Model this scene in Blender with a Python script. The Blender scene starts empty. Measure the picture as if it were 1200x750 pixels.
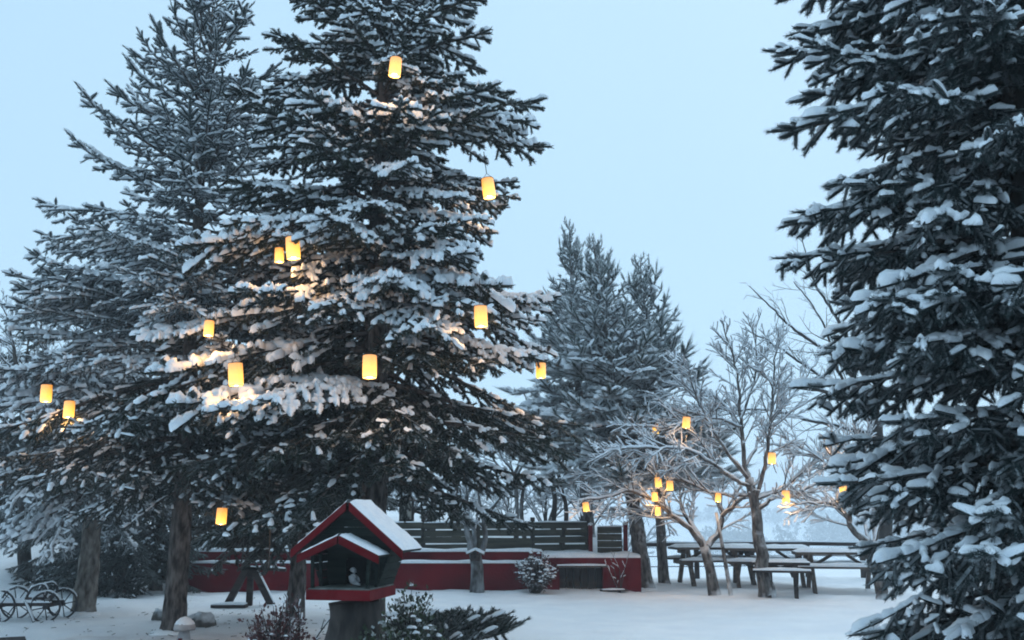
import bpy, math, random
import numpy as np
from mathutils import Vector, Matrix

# ------------------------------------------------------------------ camera, sky, sun, exposure
scene = bpy.context.scene
COL = scene.collection
CAM_H, TILT, FPX = 1.6, math.radians(11.0), 1150.0

cam_data = bpy.data.cameras.new('camera')
cam_data.sensor_width = 36.0
cam_data.lens = FPX / 1200.0 * 36.0
cam_data.clip_end = 4000.0
camera = bpy.data.objects.new('camera', cam_data)
camera.location = (0, 0, CAM_H)
camera.rotation_euler = (math.pi / 2 + TILT, 0, 0)
COL.objects.link(camera)
scene.camera = camera

SUN_EL, SUN_AZ = math.radians(48.0), math.radians(25.0)      # weak sun behind the cloud, beyond the trees
world = bpy.data.worlds.new('World')
scene.world = world
world.use_nodes = True
wn, wl = world.node_tree.nodes, world.node_tree.links
wn.clear()
w_out = wn.new('ShaderNodeOutputWorld')
w_bg = wn.new('ShaderNodeBackground')
w_bg2 = wn.new('ShaderNodeBackground')
w_add = wn.new('ShaderNodeAddShader')
w_sky = wn.new('ShaderNodeTexSky')
w_sky.sky_type = 'NISHITA'
w_sky.sun_disc = False
w_sky.sun_elevation = SUN_EL
w_sky.sun_rotation = SUN_AZ
w_sky.dust_density = 1.0
w_bg.inputs['Strength'].default_value = 0.012
wl.new(w_sky.outputs['Color'], w_bg.inputs['Color'])
w_tc = wn.new('ShaderNodeTexCoord')
w_noise = wn.new('ShaderNodeTexNoise')                        # even snow cloud, hardly varied
w_noise.inputs['Scale'].default_value = 1.3
w_noise.inputs['Detail'].default_value = 3
w_ramp = wn.new('ShaderNodeValToRGB')
w_ramp.color_ramp.elements[0].position = 0.3
w_ramp.color_ramp.elements[0].color = (0.425, 0.655, 0.84, 1)
w_ramp.color_ramp.elements[1].position = 0.75
w_ramp.color_ramp.elements[1].color = (0.485, 0.715, 0.90, 1)
wl.new(w_tc.outputs['Generated'], w_noise.inputs['Vector'])
wl.new(w_noise.outputs['Fac'], w_ramp.inputs['Fac'])
wl.new(w_ramp.outputs['Color'], w_bg2.inputs['Color'])
w_bg2.inputs['Strength'].default_value = 1.09
wl.new(w_bg.outputs[0], w_add.inputs[0])
wl.new(w_bg2.outputs[0], w_add.inputs[1])
wl.new(w_add.outputs[0], w_out.inputs['Surface'])

sun_data = bpy.data.lights.new('sun', 'SUN')
sun_data.energy = 0.8
sun_data.angle = math.radians(60)
sun_data.color = (1.0, 0.97, 0.94)
sun = bpy.data.objects.new('sun', sun_data)
sun.rotation_euler = (-(math.pi / 2 - SUN_EL), 0, -SUN_AZ)
sun.location = (10, 25, 30)
COL.objects.link(sun)

scene.view_settings.view_transform = 'Standard'
scene.view_settings.look = 'None'
scene.view_settings.exposure = 0.0
scene.view_settings.gamma = 1.0
scene.view_settings.use_curve_mapping = False
scene.render.engine = 'CYCLES'
cy = scene.cycles
cy.use_denoising = True
cy.max_bounces = 6
cy.diffuse_bounces = 2
cy.glossy_bounces = 2
cy.transmission_bounces = 3
cy.volume_bounces = 4
cy.sample_clamp_indirect = 4.0
cy.caustics_reflective = False
cy.caustics_refractive = False
cy.filter_width = 1.9
cy.use_adaptive_sampling = True
cy.adaptive_threshold = .04

# ------------------------------------------------------------------ helpers
rng = np.random.default_rng(7)
random.seed(7)
V3 = lambda *a: np.array(a, dtype=float)


def at(px, py, Y):
    """world point at depth Y that lies on the photo's pixel"""
    xc, yc = (px - 600) / FPX, (375 - py) / FPX
    dy = math.cos(TILT) - yc * math.sin(TILT)
    dz = math.sin(TILT) + yc * math.cos(TILT)
    k = Y / dy
    return V3(xc * k, Y, CAM_H + dz * k)


def sstep(x, a, b):
    t = np.clip((x - a) / (b - a), 0, 1)
    return t * t * (3 - 2 * t)


def hash_noise(x, y, f):
    return (np.sin(x * f * 1.7 + 1.3 * np.sin(y * f * 1.1 + .7)) + np.sin(y * f * 1.9 + 1.7 * np.sin(x * f * .8 + 2.1)) + .6 * np.sin((x + y) * f * 2.7 + 4)) / 2.6


def ground_z(x, y):
    x = np.asarray(x, float); y = np.asarray(y, float)
    near = .035 * hash_noise(x, y, .8) + .024 * hash_noise(x, y, 2.6) + .014 * hash_noise(x + 3, y, 6.3) + .008 * hash_noise(x, y + 5, 13.)
    side = 1 - sstep(x, 2.45, 2.72)
    wall = sstep(x, -10.6, -9.6)
    step = .64 * sstep(y, 21.05, 21.3) * wall + 1.0 * sstep(y, 17.0, 25) * (1 - wall)
    rise = (step + .09 * np.clip(y - 21.3, 0, 16)) * side
    fall = -(.5 * sstep(y, 24.6, 29) * (1 - side)) - 26 * sstep(y, 27, 260) * (1 - side) - 28 * sstep(y, 38, 260) * side
    hill = sstep(y, 300, 1150) * (27 + 6.0 * hash_noise(x, y, .0032) + 3.0 * hash_noise(x, y, .008)) + sstep(y, 80, 300) * 2.5 * hash_noise(x, y, .012)
    far = sstep(y, 1150, 2000) * 14
    return near * (1 - sstep(y, 40, 60)) + rise + fall + hill + far


def gz(x, y):
    return float(ground_z(x, y))


class MB:
    """collects tris and quads with a material index; build() links ONE mesh object"""
    def __init__(self):
        self.v, self.t, self.q, self.n = [], [], [], 0
        self.tm, self.qm = [], []

    def add(self, v, f, m=0):
        v = np.asarray(v, float).reshape(-1, 3)
        f = np.asarray(f, np.int64) + self.n
        self.v.append(v); self.n += len(v)
        if f.shape[1] == 3:
            self.t.append(f); self.tm.append(np.full(len(f), m, np.int32))
        else:
            self.q.append(f); self.qm.append(np.full(len(f), m, np.int32))
        return self

    def box(self, c, s, R=None, m=0, jit=0):
        c = np.asarray(c, float); s = np.asarray(s, float) / 2
        p = np.array([[x, y, z] for x in (-1, 1) for y in (-1, 1) for z in (-1, 1)], float) * s
        if jit: p = p + rng.normal(0, jit, p.shape)
        if R is not None: p = p @ np.asarray(R).T
        self.add(p + c, [[0, 1, 3, 2], [4, 6, 7, 5], [0, 4, 5, 1], [2, 3, 7, 6], [0, 2, 6, 4], [1, 5, 7, 3]], m)
        return self

    def beam(self, a, b, w, h, m=0, up=(0, 0, 1)):
        a = np.asarray(a, float); b = np.asarray(b, float)
        d = b - a; L = np.linalg.norm(d); d /= L
        R = frame(d, np.asarray(up, float))
        return self.box((a + b) / 2, (L, w, h), R, m)

    def tube(self, pts, rad, k=6, m=0, cap=True, jit=0):
        pts = np.asarray(pts, float); n = len(pts)
        rad = np.broadcast_to(np.asarray(rad, float), (n,))
        tang = np.gradient(pts, axis=0)
        tang /= np.linalg.norm(tang, axis=1, keepdims=True) + 1e-9
        ref = V3(0, 0, 1) if abs(tang[0, 2]) < .9 else V3(1, 0, 0)
        u = np.cross(tang, ref); u /= np.linalg.norm(u, axis=1, keepdims=True) + 1e-9
        w = np.cross(tang, u)
        a = np.linspace(0, 2 * math.pi, k, endpoint=False)
        rr = rad[:, None] * np.ones((n, k))
        if jit: rr = rr * (1 + rng.normal(0, jit, (n, k)))
        v = pts[:, None, :] + rr[..., None] * (np.cos(a)[None, :, None] * u[:, None, :] + np.sin(a)[None, :, None] * w[:, None, :])
        i = np.arange(n - 1)[:, None] * k; j = np.arange(k)[None, :]; j2 = (j + 1) % k
        f = np.stack([i + j, i + j2, i + k + j2, i + k + j], -1).reshape(-1, 4)
        vv = v.reshape(-1, 3)
        self.add(vv, f, m)
        if cap:
            base = self.n - len(vv)
            for ring, p in ((0, pts[0]), ((n - 1) * k, pts[-1])):
                self.v.append(p[None]); c = self.n; self.n += 1
                jj = np.arange(k)
                self.t.append(np.stack([np.full(k, c), base + ring + jj, base + ring + (jj + 1) % k], -1)); self.tm.append(np.full(k, m, np.int32))
        return self

    def lathe(self, prof, k=20, c=(0, 0, 0), m=0, jit=0):
        prof = np.asarray(prof, float); n = len(prof)
        a = np.linspace(0, 2 * math.pi, k, endpoint=False)
        r = prof[:, 0][:, None] * (1 + (rng.normal(0, jit, (n, k)) if jit else 0))
        v = np.stack([r * np.cos(a), r * np.sin(a), np.broadcast_to(prof[:, 1][:, None], (n, k))], -1).reshape(-1, 3) + np.asarray(c, float)
        i = np.arange(n - 1)[:, None] * k; j = np.arange(k)[None, :]; j2 = (j + 1) % k
        self.add(v, np.stack([i + j, i + j2, i + k + j2, i + k + j], -1).reshape(-1, 4), m)
        return self

    def blob(self, c, s, k=9, rings=4, jit=.12, full=False, m=0, R=None):
        """uneven dome (full: closed ball)"""
        lo = -math.pi / 2 if full else -.35
        ph = np.linspace(lo, math.pi / 2, rings + 1)
        a = np.linspace(0, 2 * math.pi, k, endpoint=False)
        v = np.stack([np.cos(ph)[:, None] * np.cos(a), np.cos(ph)[:, None] * np.sin(a), np.sin(ph)[:, None] * np.ones(k)], -1)
        v = v * (1 + rng.normal(0, jit, v.shape[:2]))[..., None]
        v[-1] = v[-1].mean(0); v[0] = v[0] if not full else v[0].mean(0)
        v = v.reshape(-1, 3) * np.asarray(s, float)
        if R is not None: v = v @ np.asarray(R).T
        i = np.arange(rings)[:, None] * k; j = np.arange(k)[None, :]; j2 = (j + 1) % k
        self.add(v + np.asarray(c, float), np.stack([i + j, i + j2, i + k + j2, i + k + j], -1).reshape(-1, 4), m)
        return self

    def mesh(self, name, mats, smooth=False):
        me = bpy.data.meshes.new(name)
        v = np.concatenate(self.v)
        t = np.concatenate(self.t) if self.t else np.zeros((0, 3), np.int64)
        q = np.concatenate(self.q) if self.q else np.zeros((0, 4), np.int64)
        loops = np.concatenate([t.ravel(), q.ravel()]).astype(np.int32)
        starts = np.concatenate([np.arange(len(t)) * 3, len(t) * 3 + np.arange(len(q)) * 4]).astype(np.int32)
        me.vertices.add(len(v)); me.vertices.foreach_set('co', v.astype(np.float32).ravel())
        me.loops.add(len(loops)); me.loops.foreach_set('vertex_index', loops)
        me.polygons.add(len(starts)); me.polygons.foreach_set('loop_start', starts)
        mi = np.concatenate(self.tm + self.qm) if (self.tm or self.qm) else np.zeros(0, np.int32)
        me.polygons.foreach_set('material_index', mi)
        me.polygons.foreach_set('use_smooth', np.full(len(starts), smooth))
        me.update(calc_edges=True)
        for m in (mats if isinstance(mats, (list, tuple)) else [mats]): me.materials.append(m)
        return me

    def build(self, name, mats, parent=None, smooth=False):
        o = bpy.data.objects.new(name, self.mesh(name, mats, smooth))
        COL.objects.link(o)
        if parent is not None: o.parent = parent
        return o


def frame(d, up=None):
    """columns: d, side, up-ish"""
    up = V3(0, 0, 1) if up is None else up
    if abs(np.dot(d, up)) > .985: up = V3(1, 0, 0)
    y = np.cross(up, d); y /= np.linalg.norm(y)
    z = np.cross(d, y)
    return np.stack([d, y, z], 1)


def rotz(a):
    c, s = math.cos(a), math.sin(a)
    return np.array([[c, -s, 0], [s, c, 0], [0, 0, 1]])


def thing(name, label, cat, loc=(0, 0, 0), rz=0, group=None):
    o = bpy.data.objects.new(name, None)
    o.empty_display_size = .1
    COL.objects.link(o)
    o.location = [float(c) for c in loc]; o.rotation_euler = (0, 0, rz)
    return tag(o, label, cat, group)


def tag(o, label, cat, group=None, kind=None):
    if label: o['label'] = label
    if cat: o['category'] = cat
    if group: o['group'] = group
    if kind: o['kind'] = kind
    return o


def link_part(name, mesh, parent, loc=(0, 0, 0), rot=(0, 0, 0), scale=(1, 1, 1)):
    o = bpy.data.objects.new(name, mesh)
    COL.objects.link(o)
    o.parent = parent
    o.location = [float(c) for c in loc]; o.rotation_euler = rot; o.scale = scale
    return o


def copy_tree(o, parent=None):
    c = o.copy(); COL.objects.link(c); c.parent = parent
    for ch in list(o.children): copy_tree(ch, c)
    return c


# ------------------------------------------------------------------ materials
def new_mat(name):
    m = bpy.data.materials.new(name); m.use_nodes = True
    nt = m.node_tree
    return m, nt.nodes, nt.links, nt.nodes['Principled BSDF']


def mat_noise(name, c1, c2, scale=8, rough=.8, bump=.0, bump_scale=None, detail=4, coords='Object', stretch=None, snow=0., spec=.3, snow_lo=1.0):
    m, n, l, b = new_mat(name)
    tc = n.new('ShaderNodeTexCoord')
    src = tc.outputs[coords]
    if stretch:
        mp = n.new('ShaderNodeMapping'); mp.inputs['Scale'].default_value = stretch
        l.new(src, mp.inputs['Vector']); src = mp.outputs['Vector']
    t = n.new('ShaderNodeTexNoise'); t.inputs['Scale'].default_value = scale; t.inputs['Detail'].default_value = detail
    l.new(src, t.inputs['Vector'])
    r = n.new('ShaderNodeValToRGB')
    r.color_ramp.elements[0].position = .35; r.color_ramp.elements[0].color = (*c1, 1)
    r.color_ramp.elements[1].position = .65; r.color_ramp.elements[1].color = (*c2, 1)
    l.new(t.outputs['Fac'], r.inputs['Fac'])
    col = r.outputs['Color']
    if snow > 0:                                             # a dusting that lies on what faces up
        g = n.new('ShaderNodeNewGeometry'); sx = n.new('ShaderNodeSeparateXYZ')
        l.new(g.outputs['Normal'], sx.inputs[0])
        t2 = n.new('ShaderNodeTexNoise'); t2.inputs['Scale'].default_value = 5.; t2.inputs['Detail'].default_value = 3
        l.new(tc.outputs['Object'], t2.inputs['Vector'])
        ad = n.new('ShaderNodeMath'); ad.operation = 'MULTIPLY_ADD'
        l.new(t2.outputs['Fac'], ad.inputs[0]); ad.inputs[1].default_value = 1.5; l.new(sx.outputs['Z'], ad.inputs[2])
        mr = n.new('ShaderNodeMapRange'); mr.inputs['From Min'].default_value = snow_lo; mr.inputs['From Max'].default_value = snow_lo + .5
        mr.inputs['To Max'].default_value = snow
        l.new(ad.outputs[0], mr.inputs['Value'])
        mx = n.new('ShaderNodeMixRGB'); mx.inputs['Color2'].default_value = (.78, .82, .86, 1)
        l.new(mr.outputs['Result'], mx.inputs['Fac']); l.new(col, mx.inputs['Color1']); col = mx.outputs['Color']
    l.new(col, b.inputs['Base Color'])
    b.inputs['Roughness'].default_value = rough
    b.inputs['Specular IOR Level'].default_value = spec
    if bump:
        tb = n.new('ShaderNodeTexNoise'); tb.inputs['Scale'].default_value = bump_scale or scale * 2; tb.inputs['Detail'].default_value = 5
        l.new(src, tb.inputs['Vector'])
        bp = n.new('ShaderNodeBump'); bp.inputs['Strength'].default_value = bump; bp.inputs['Distance'].default_value = .02
        l.new(tb.outputs['Fac'], bp.inputs['Height']); l.new(bp.outputs['Normal'], b.inputs['Normal'])
    return m


M = {}
M['snow'] = mat_noise('snow', (.74, .79, .85), (.84, .87, .90), 14, .7, .35, 40)
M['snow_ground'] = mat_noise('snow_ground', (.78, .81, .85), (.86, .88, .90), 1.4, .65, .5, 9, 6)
M['needle_fir'] = mat_noise('needle_fir', (.007, .014, .009), (.019, .029, .018), 3, .6, 0, snow=.28, snow_lo=.9)
M['needle_spruce'] = mat_noise('needle_spruce', (.013, .027, .026), (.034, .055, .054), 3, .6, 0, snow=.60, snow_lo=.50)
M['needle_blue'] = mat_noise('needle_blue', (.009, .018, .019), (.026, .043, .044), 4, .6, 0, snow=.36, snow_lo=.8)
M['needle_pine'] = mat_noise('needle_pine', (.03, .055, .048), (.07, .105, .095), 3, .6, 0, snow=.85, snow_lo=.35)
M['needle_juniper'] = mat_noise('needle_juniper', (.014, .026, .018), (.035, .038, .030), 5, .6, 0, snow=.25)
M['bark_conifer'] = mat_noise('bark_conifer', (.022, .018, .017), (.16, .138, .128), 20, .95, 1., 40, 6, stretch=(1, 1, .28), spec=.1)
M['bark_pale'] = mat_noise('bark_pale', (.06, .05, .043), (.26, .235, .21), 12, .95, .9, 30, 6, stretch=(1, 1, .4), snow=.6, spec=.1)
M['bark_bare'] = mat_noise('bark_bare', (.036, .032, .031), (.18, .165, .155), 16, .95, .9, 40, 6, stretch=(1, 1, .35), spec=.1, snow=.75, snow_lo=.9)
M['bark_dark'] = mat_noise('bark_dark', (.020, .017, .016), (.060, .050, .045), 8, .9, .6, 20, stretch=(1, 1, .4))
M['bark_plastered'] = mat_noise('bark_plastered', (.035, .030, .028), (.24, .25, .26), 7, .95, .6, 20, stretch=(1, 1, .5))
M['red_paint'] = mat_noise('red_paint', (.085, .004, .007), (.14, .008, .012), 3, .75, .25, 30, spec=.08)
M['red_wall'] = mat_noise('red_wall', (.085, .004, .009), (.17, .008, .015), 1.2, .8, .5, 22, 6, spec=.08)
M['green_board'] = mat_noise('green_board', (.006, .010, .009), (.018, .026, .023), 5, .8, .4, 30, stretch=(.3, 1, 3), spec=.1)
M['green_floor'] = mat_noise('green_floor', (.07, .085, .075), (.17, .19, .18), 9, .8, .2)
M['dark_hole'] = mat_noise('dark_hole', (.004, .004, .005), (.010, .010, .011), 5, .9)
M['wood_dark'] = mat_noise('wood_dark', (.022, .016, .016), (.060, .046, .042), 6, .8, .4, 20, stretch=(.3, 2, 2))
M['wood_grey'] = mat_noise('wood_grey', (.060, .046, .040), (.15, .12, .10), 6, .8, .4, 20, stretch=(.3, 2, 2))
M['wood_fence'] = mat_noise('wood_fence', (.030, .034, .028), (.085, .080, .062), 4, .85, .4, 20, stretch=(.3, 2, 3))
M['iron'] = mat_noise('iron', (.018, .018, .022), (.040, .038, .042), 12, .6, .2)
M['stone'] = mat_noise('stone', (.05, .048, .045), (.13, .12, .11), 8, .9, .6, snow=.9)
M['plaster'] = mat_noise('plaster', (.30, .29, .30), (.46, .44, .44), 9, .8, .2)
M['dove'] = mat_noise('dove', (.40, .40, .42), (.52, .52, .54), 20, .8)
M['beak'] = mat_noise('beak', (.30, .12, .08), (.36, .16, .10), 20, .6)
M['leaf_red'] = mat_noise('leaf_red', (.045, .012, .012), (.11, .030, .028), 6, .6, snow=.25)
M['leaf_green'] = mat_noise('leaf_green', (.020, .035, .018), (.050, .070, .035), 6, .5, snow=.35)
M['leaf_grey'] = mat_noise('leaf_grey', (.045, .032, .032), (.10, .075, .072), 6, .7, snow=.5)
M['milk_glass'] = mat_noise('milk_glass', (.50, .54, .52), (.62, .65, .62), 8, .35)
M['teal_glaze'] = mat_noise('teal_glaze', (.20, .34, .33), (.45, .55, .52), 14, .4)
M['cable'] = mat_noise('cable', (.012, .012, .013), (.02, .02, .02), 8, .6)
M['wood_far'] = mat_noise('wood_far', (.040, .045, .042), (.10, .105, .10), .25, .9, snow=.5)


def lantern_paper():
    m, n, l, b = new_mat('lantern_paper')                  # paper lit from a bulb low inside it
    tc = n.new('ShaderNodeTexCoord'); sx = n.new('ShaderNodeSeparateXYZ')
    l.new(tc.outputs['Object'], sx.inputs[0])
    r = n.new('ShaderNodeValToRGB')
    e = r.color_ramp.elements
    e[0].position = .0; e[0].color = (1.0, .62, .12, 1)
    e[1].position = 1.; e[1].color = (.95, .33, .012, 1)
    k = e.new(.30); k.color = (1.0, .48, .035, 1)
    mr = n.new('ShaderNodeMapRange'); mr.inputs['From Min'].default_value = -.27; mr.inputs['From Max'].default_value = -.02
    l.new(sx.outputs['Z'], mr.inputs['Value']); l.new(mr.outputs['Result'], r.inputs['Fac'])
    s = n.new('ShaderNodeMapRange'); s.inputs['From Min'].default_value = -.27; s.inputs['From Max'].default_value = -.02
    s.inputs['To Min'].default_value = 2.3; s.inputs['To Max'].default_value = .95
    l.new(sx.outputs['Z'], s.inputs['Value'])
    b.inputs['Base Color'].default_value = (.6, .45, .25, 1)
    l.new(r.outputs['Color'], b.inputs['Emission Color']); l.new(s.outputs['Result'], b.inputs['Emission Strength'])
    return m


M['paper'] = lantern_paper()
m, n, l, b = new_mat('bulb'); b.inputs['Emission Color'].default_value = (1, .80, .45, 1); b.inputs['Emission Strength'].default_value = 7
M['bulb'] = m

# ------------------------------------------------------------------ the ground: one sheet to the hills
def build_ground():
    def axis(a, b, s, far, g):
        c = list(np.arange(a, b, s)); x, st = b, s
        while x < far:
            c.append(x); st *= g; x += st
        c.append(far)
        return c
    right = axis(0, 13, .16, 1800, 1.12)
    xs = np.array([-x for x in right[:0:-1]] + right)
    ys = np.array(axis(-3, 30, .16, 1900, 1.06))
    ys = np.concatenate([[-40, -25, -14, -8, -5], ys])
    X, Y = np.meshgrid(xs, ys, indexing='ij')
    Z = ground_z(X, Y)
    v = np.stack([X, Y, Z], -1).reshape(-1, 3)
    ny = len(ys)
    i = np.arange(len(xs) - 1)[:, None] * ny; j = np.arange(ny - 1)[None, :]
    f = np.stack([i + j, i + ny + j, i + ny + j + 1, i + j + 1], -1).reshape(-1, 4)
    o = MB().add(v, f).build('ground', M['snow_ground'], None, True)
    tag(o, 'snow covered garden ground sloping away to hazy hills', None, None, 'structure')


build_ground()


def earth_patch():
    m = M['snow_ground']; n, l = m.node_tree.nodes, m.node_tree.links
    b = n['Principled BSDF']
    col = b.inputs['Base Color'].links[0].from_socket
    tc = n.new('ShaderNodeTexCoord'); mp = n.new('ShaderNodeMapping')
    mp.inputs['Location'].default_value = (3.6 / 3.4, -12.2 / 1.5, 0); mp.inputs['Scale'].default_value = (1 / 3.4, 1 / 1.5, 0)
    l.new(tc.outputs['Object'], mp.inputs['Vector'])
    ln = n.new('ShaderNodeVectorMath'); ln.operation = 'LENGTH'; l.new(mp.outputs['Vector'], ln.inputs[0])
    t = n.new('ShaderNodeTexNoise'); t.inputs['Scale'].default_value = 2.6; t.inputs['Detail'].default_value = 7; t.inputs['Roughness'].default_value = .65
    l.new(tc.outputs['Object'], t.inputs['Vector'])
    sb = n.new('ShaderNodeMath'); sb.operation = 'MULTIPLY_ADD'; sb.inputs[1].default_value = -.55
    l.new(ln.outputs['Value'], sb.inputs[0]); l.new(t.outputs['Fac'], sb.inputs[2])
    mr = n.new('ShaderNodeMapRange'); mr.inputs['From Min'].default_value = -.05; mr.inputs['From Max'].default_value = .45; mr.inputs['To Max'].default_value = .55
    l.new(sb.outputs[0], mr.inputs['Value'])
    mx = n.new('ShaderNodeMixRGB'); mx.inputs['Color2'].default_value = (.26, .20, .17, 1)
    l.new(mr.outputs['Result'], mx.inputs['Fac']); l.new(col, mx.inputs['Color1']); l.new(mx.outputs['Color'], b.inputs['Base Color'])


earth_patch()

# ------------------------------------------------------------------ conifers
def canon_shoot(nn, w, up_bias=0., fwd=.16, seed=0, core=.30):
    """needle brush along +x, length 1, needle reach 1 (scaled apart): triangles"""
    g = np.random.default_rng(seed)
    x = np.sort(g.uniform(0, 1, nn))
    a = g.uniform(0, 2 * math.pi, nn)
    reach = g.uniform(.78, 1.1, nn) * np.where(x > .85, .8, 1)
    f = fwd * g.uniform(.7, 1.3, nn) * np.where(x > .85, 1.6, 1)
    rad = np.stack([np.zeros(nn), np.cos(a), np.sin(a) + up_bias], 1)
    tan = np.stack([np.zeros(nn), -np.sin(a), np.cos(a)], 1)
    base = np.stack([x, np.zeros(nn), np.zeros(nn)], 1) + rad * .15
    tip = np.stack([x + f, np.zeros(nn), np.zeros(nn)], 1) + rad * reach[:, None]
    v = np.stack([base - tan * w, base + tan * w, tip], 1).reshape(-1, 3)
    t = np.arange(nn * 3).reshape(-1, 3)
    k = 4
    aa = np.arange(k) * 2 * math.pi / k
    c0 = np.stack([np.zeros(k), np.cos(aa) * core, np.sin(aa) * core], 1)
    c1 = np.stack([np.full(k, .86), np.cos(aa) * core * .9, np.sin(aa) * core * .9], 1)
    tipv = np.array([[1.02, 0, 0]])
    o = len(v)
    j = np.arange(k); j2 = (j + 1) % k
    tt = np.concatenate([np.stack([o + j, o + j2, o + k + j2], 1), np.stack([o + j, o + k + j2, o + k + j], 1), np.stack([o + k + j, o + k + j2, np.full(k, o + 2 * k)], 1)])
    return np.concatenate([v, c0, c1, tipv]), np.concatenate([t, tt])


def canon_cap(seed=0):
    """snow lying along a shoot: arch along +x, length 1, half-width 1, height 1"""
    g = np.random.default_rng(seed)
    xs = np.array([-.10, .06, .34, .68, .98, 1.14])
    wd = np.array([.40, .85, 1., 1.05, .92, .42]) * g.uniform(.65, 1.3, 6)
    ht = np.array([.25, .8, 1., 1.05, .92, .38]) * g.uniform(.6, 1.35, 6)
    ph = np.radians([0, 40, 90, 140, 180])
    v = np.stack([np.broadcast_to(xs[:, None], (6, 5)), wd[:, None] * np.cos(ph), ht[:, None] * np.sin(ph) - np.where(np.sin(ph) < .1, .25, 0)], -1)
    v = v.reshape(-1, 3)
    i = np.arange(5)[:, None] * 5; j = np.arange(4)[None, :]
    q = np.stack([i + j, i + j + 1, i + 5 + j + 1, i + 5 + j], -1).reshape(-1, 4)
    q = np.concatenate([q, np.array([[0, 1, 2, 3], [0, 3, 4, 0], [25, 26, 27, 28]])[[0, 2]]])
    return v, q


def canon_pad(seed=0):
    g = np.random.default_rng(seed)
    k = 8
    ph = np.array([-.5, .05, .55, 1.05]); a = np.arange(k) * 2 * math.pi / k
    v = np.stack([np.cos(ph)[:, None] * np.cos(a), np.cos(ph)[:, None] * np.sin(a), np.sin(ph)[:, None] * np.ones(k)], -1)
    v = v * g.uniform(.75, 1.2, (1, k))[..., None] * g.uniform(.9, 1.1, (4, k))[..., None]
    v = np.concatenate([v.reshape(-1, 3), [[0, 0, 1.0]]])
    i = np.arange(3)[:, None] * k; j = np.arange(k)[None, :]; j2 = (j + 1) % k
    t1 = np.stack([i + j, i + j2, i + k + j2], -1).reshape(-1, 3); t2 = np.stack([i + j, i + k + j2, i + k + j], -1).reshape(-1, 3)
    jj = np.arange(k)
    t3 = np.stack([3 * k + jj, 3 * k + (jj + 1) % k, np.full(k, 4 * k)], 1)
    return v, np.concatenate([t1, t2, t3])


CAPS = [canon_cap(s) for s in range(10)]
PADS = [canon_pad(s) for s in range(5)]
SHOOTS = {
    'mid': [canon_shoot(60, .15, .06, .14, s, .34) for s in range(5)],
    'fine': [canon_shoot(52, .14, .06, .14, s, .34) for s in range(5)],
    'near': [canon_shoot(190, .060, .08, .12, s, .36) for s in range(6)],
    'pine': [canon_shoot(56, .075, .05, .45, s, .14) for s in range(5)],
    'low': [canon_shoot(22, .2, .10, .2, s, .34) for s in range(4)],
}


def scatter(mb, canon, O, D, S, mi, up=None):
    """stamp canonical shapes at origins O, directions D, scales S (n,3)"""
    O, D, S = np.asarray(O), np.asarray(D), np.asarray(S)
    if not len(O): return
    U = np.tile(V3(0, 0, 1), (len(O), 1))
    bad = np.abs(D[:, 2]) > .97
    U[bad] = V3(1, 0, 0)
    Yv = np.cross(U, D); Yv /= np.linalg.norm(Yv, axis=1, keepdims=True)
    Zv = np.cross(D, Yv)
    pick = rng.integers(0, len(canon), len(O))
    for c in range(len(canon)):
        s = pick == c
        if not s.any(): continue
        v, f = canon[c]
        w = v[None] * S[s][:, None, :]
        P = O[s][:, None, :] + w[..., :1] * D[s][:, None, :] + w[..., 1:2] * Yv[s][:, None, :] + w[..., 2:] * Zv[s][:, None, :]
        n = int(s.sum())
        F = (f[None] + (np.arange(n) * len(v))[:, None, None]).reshape(-1, f.shape[1])
        mb.add(P.reshape(-1, 3), F, mi)


def unit(v):
    return v / (np.linalg.norm(v) + 1e-9)


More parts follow.
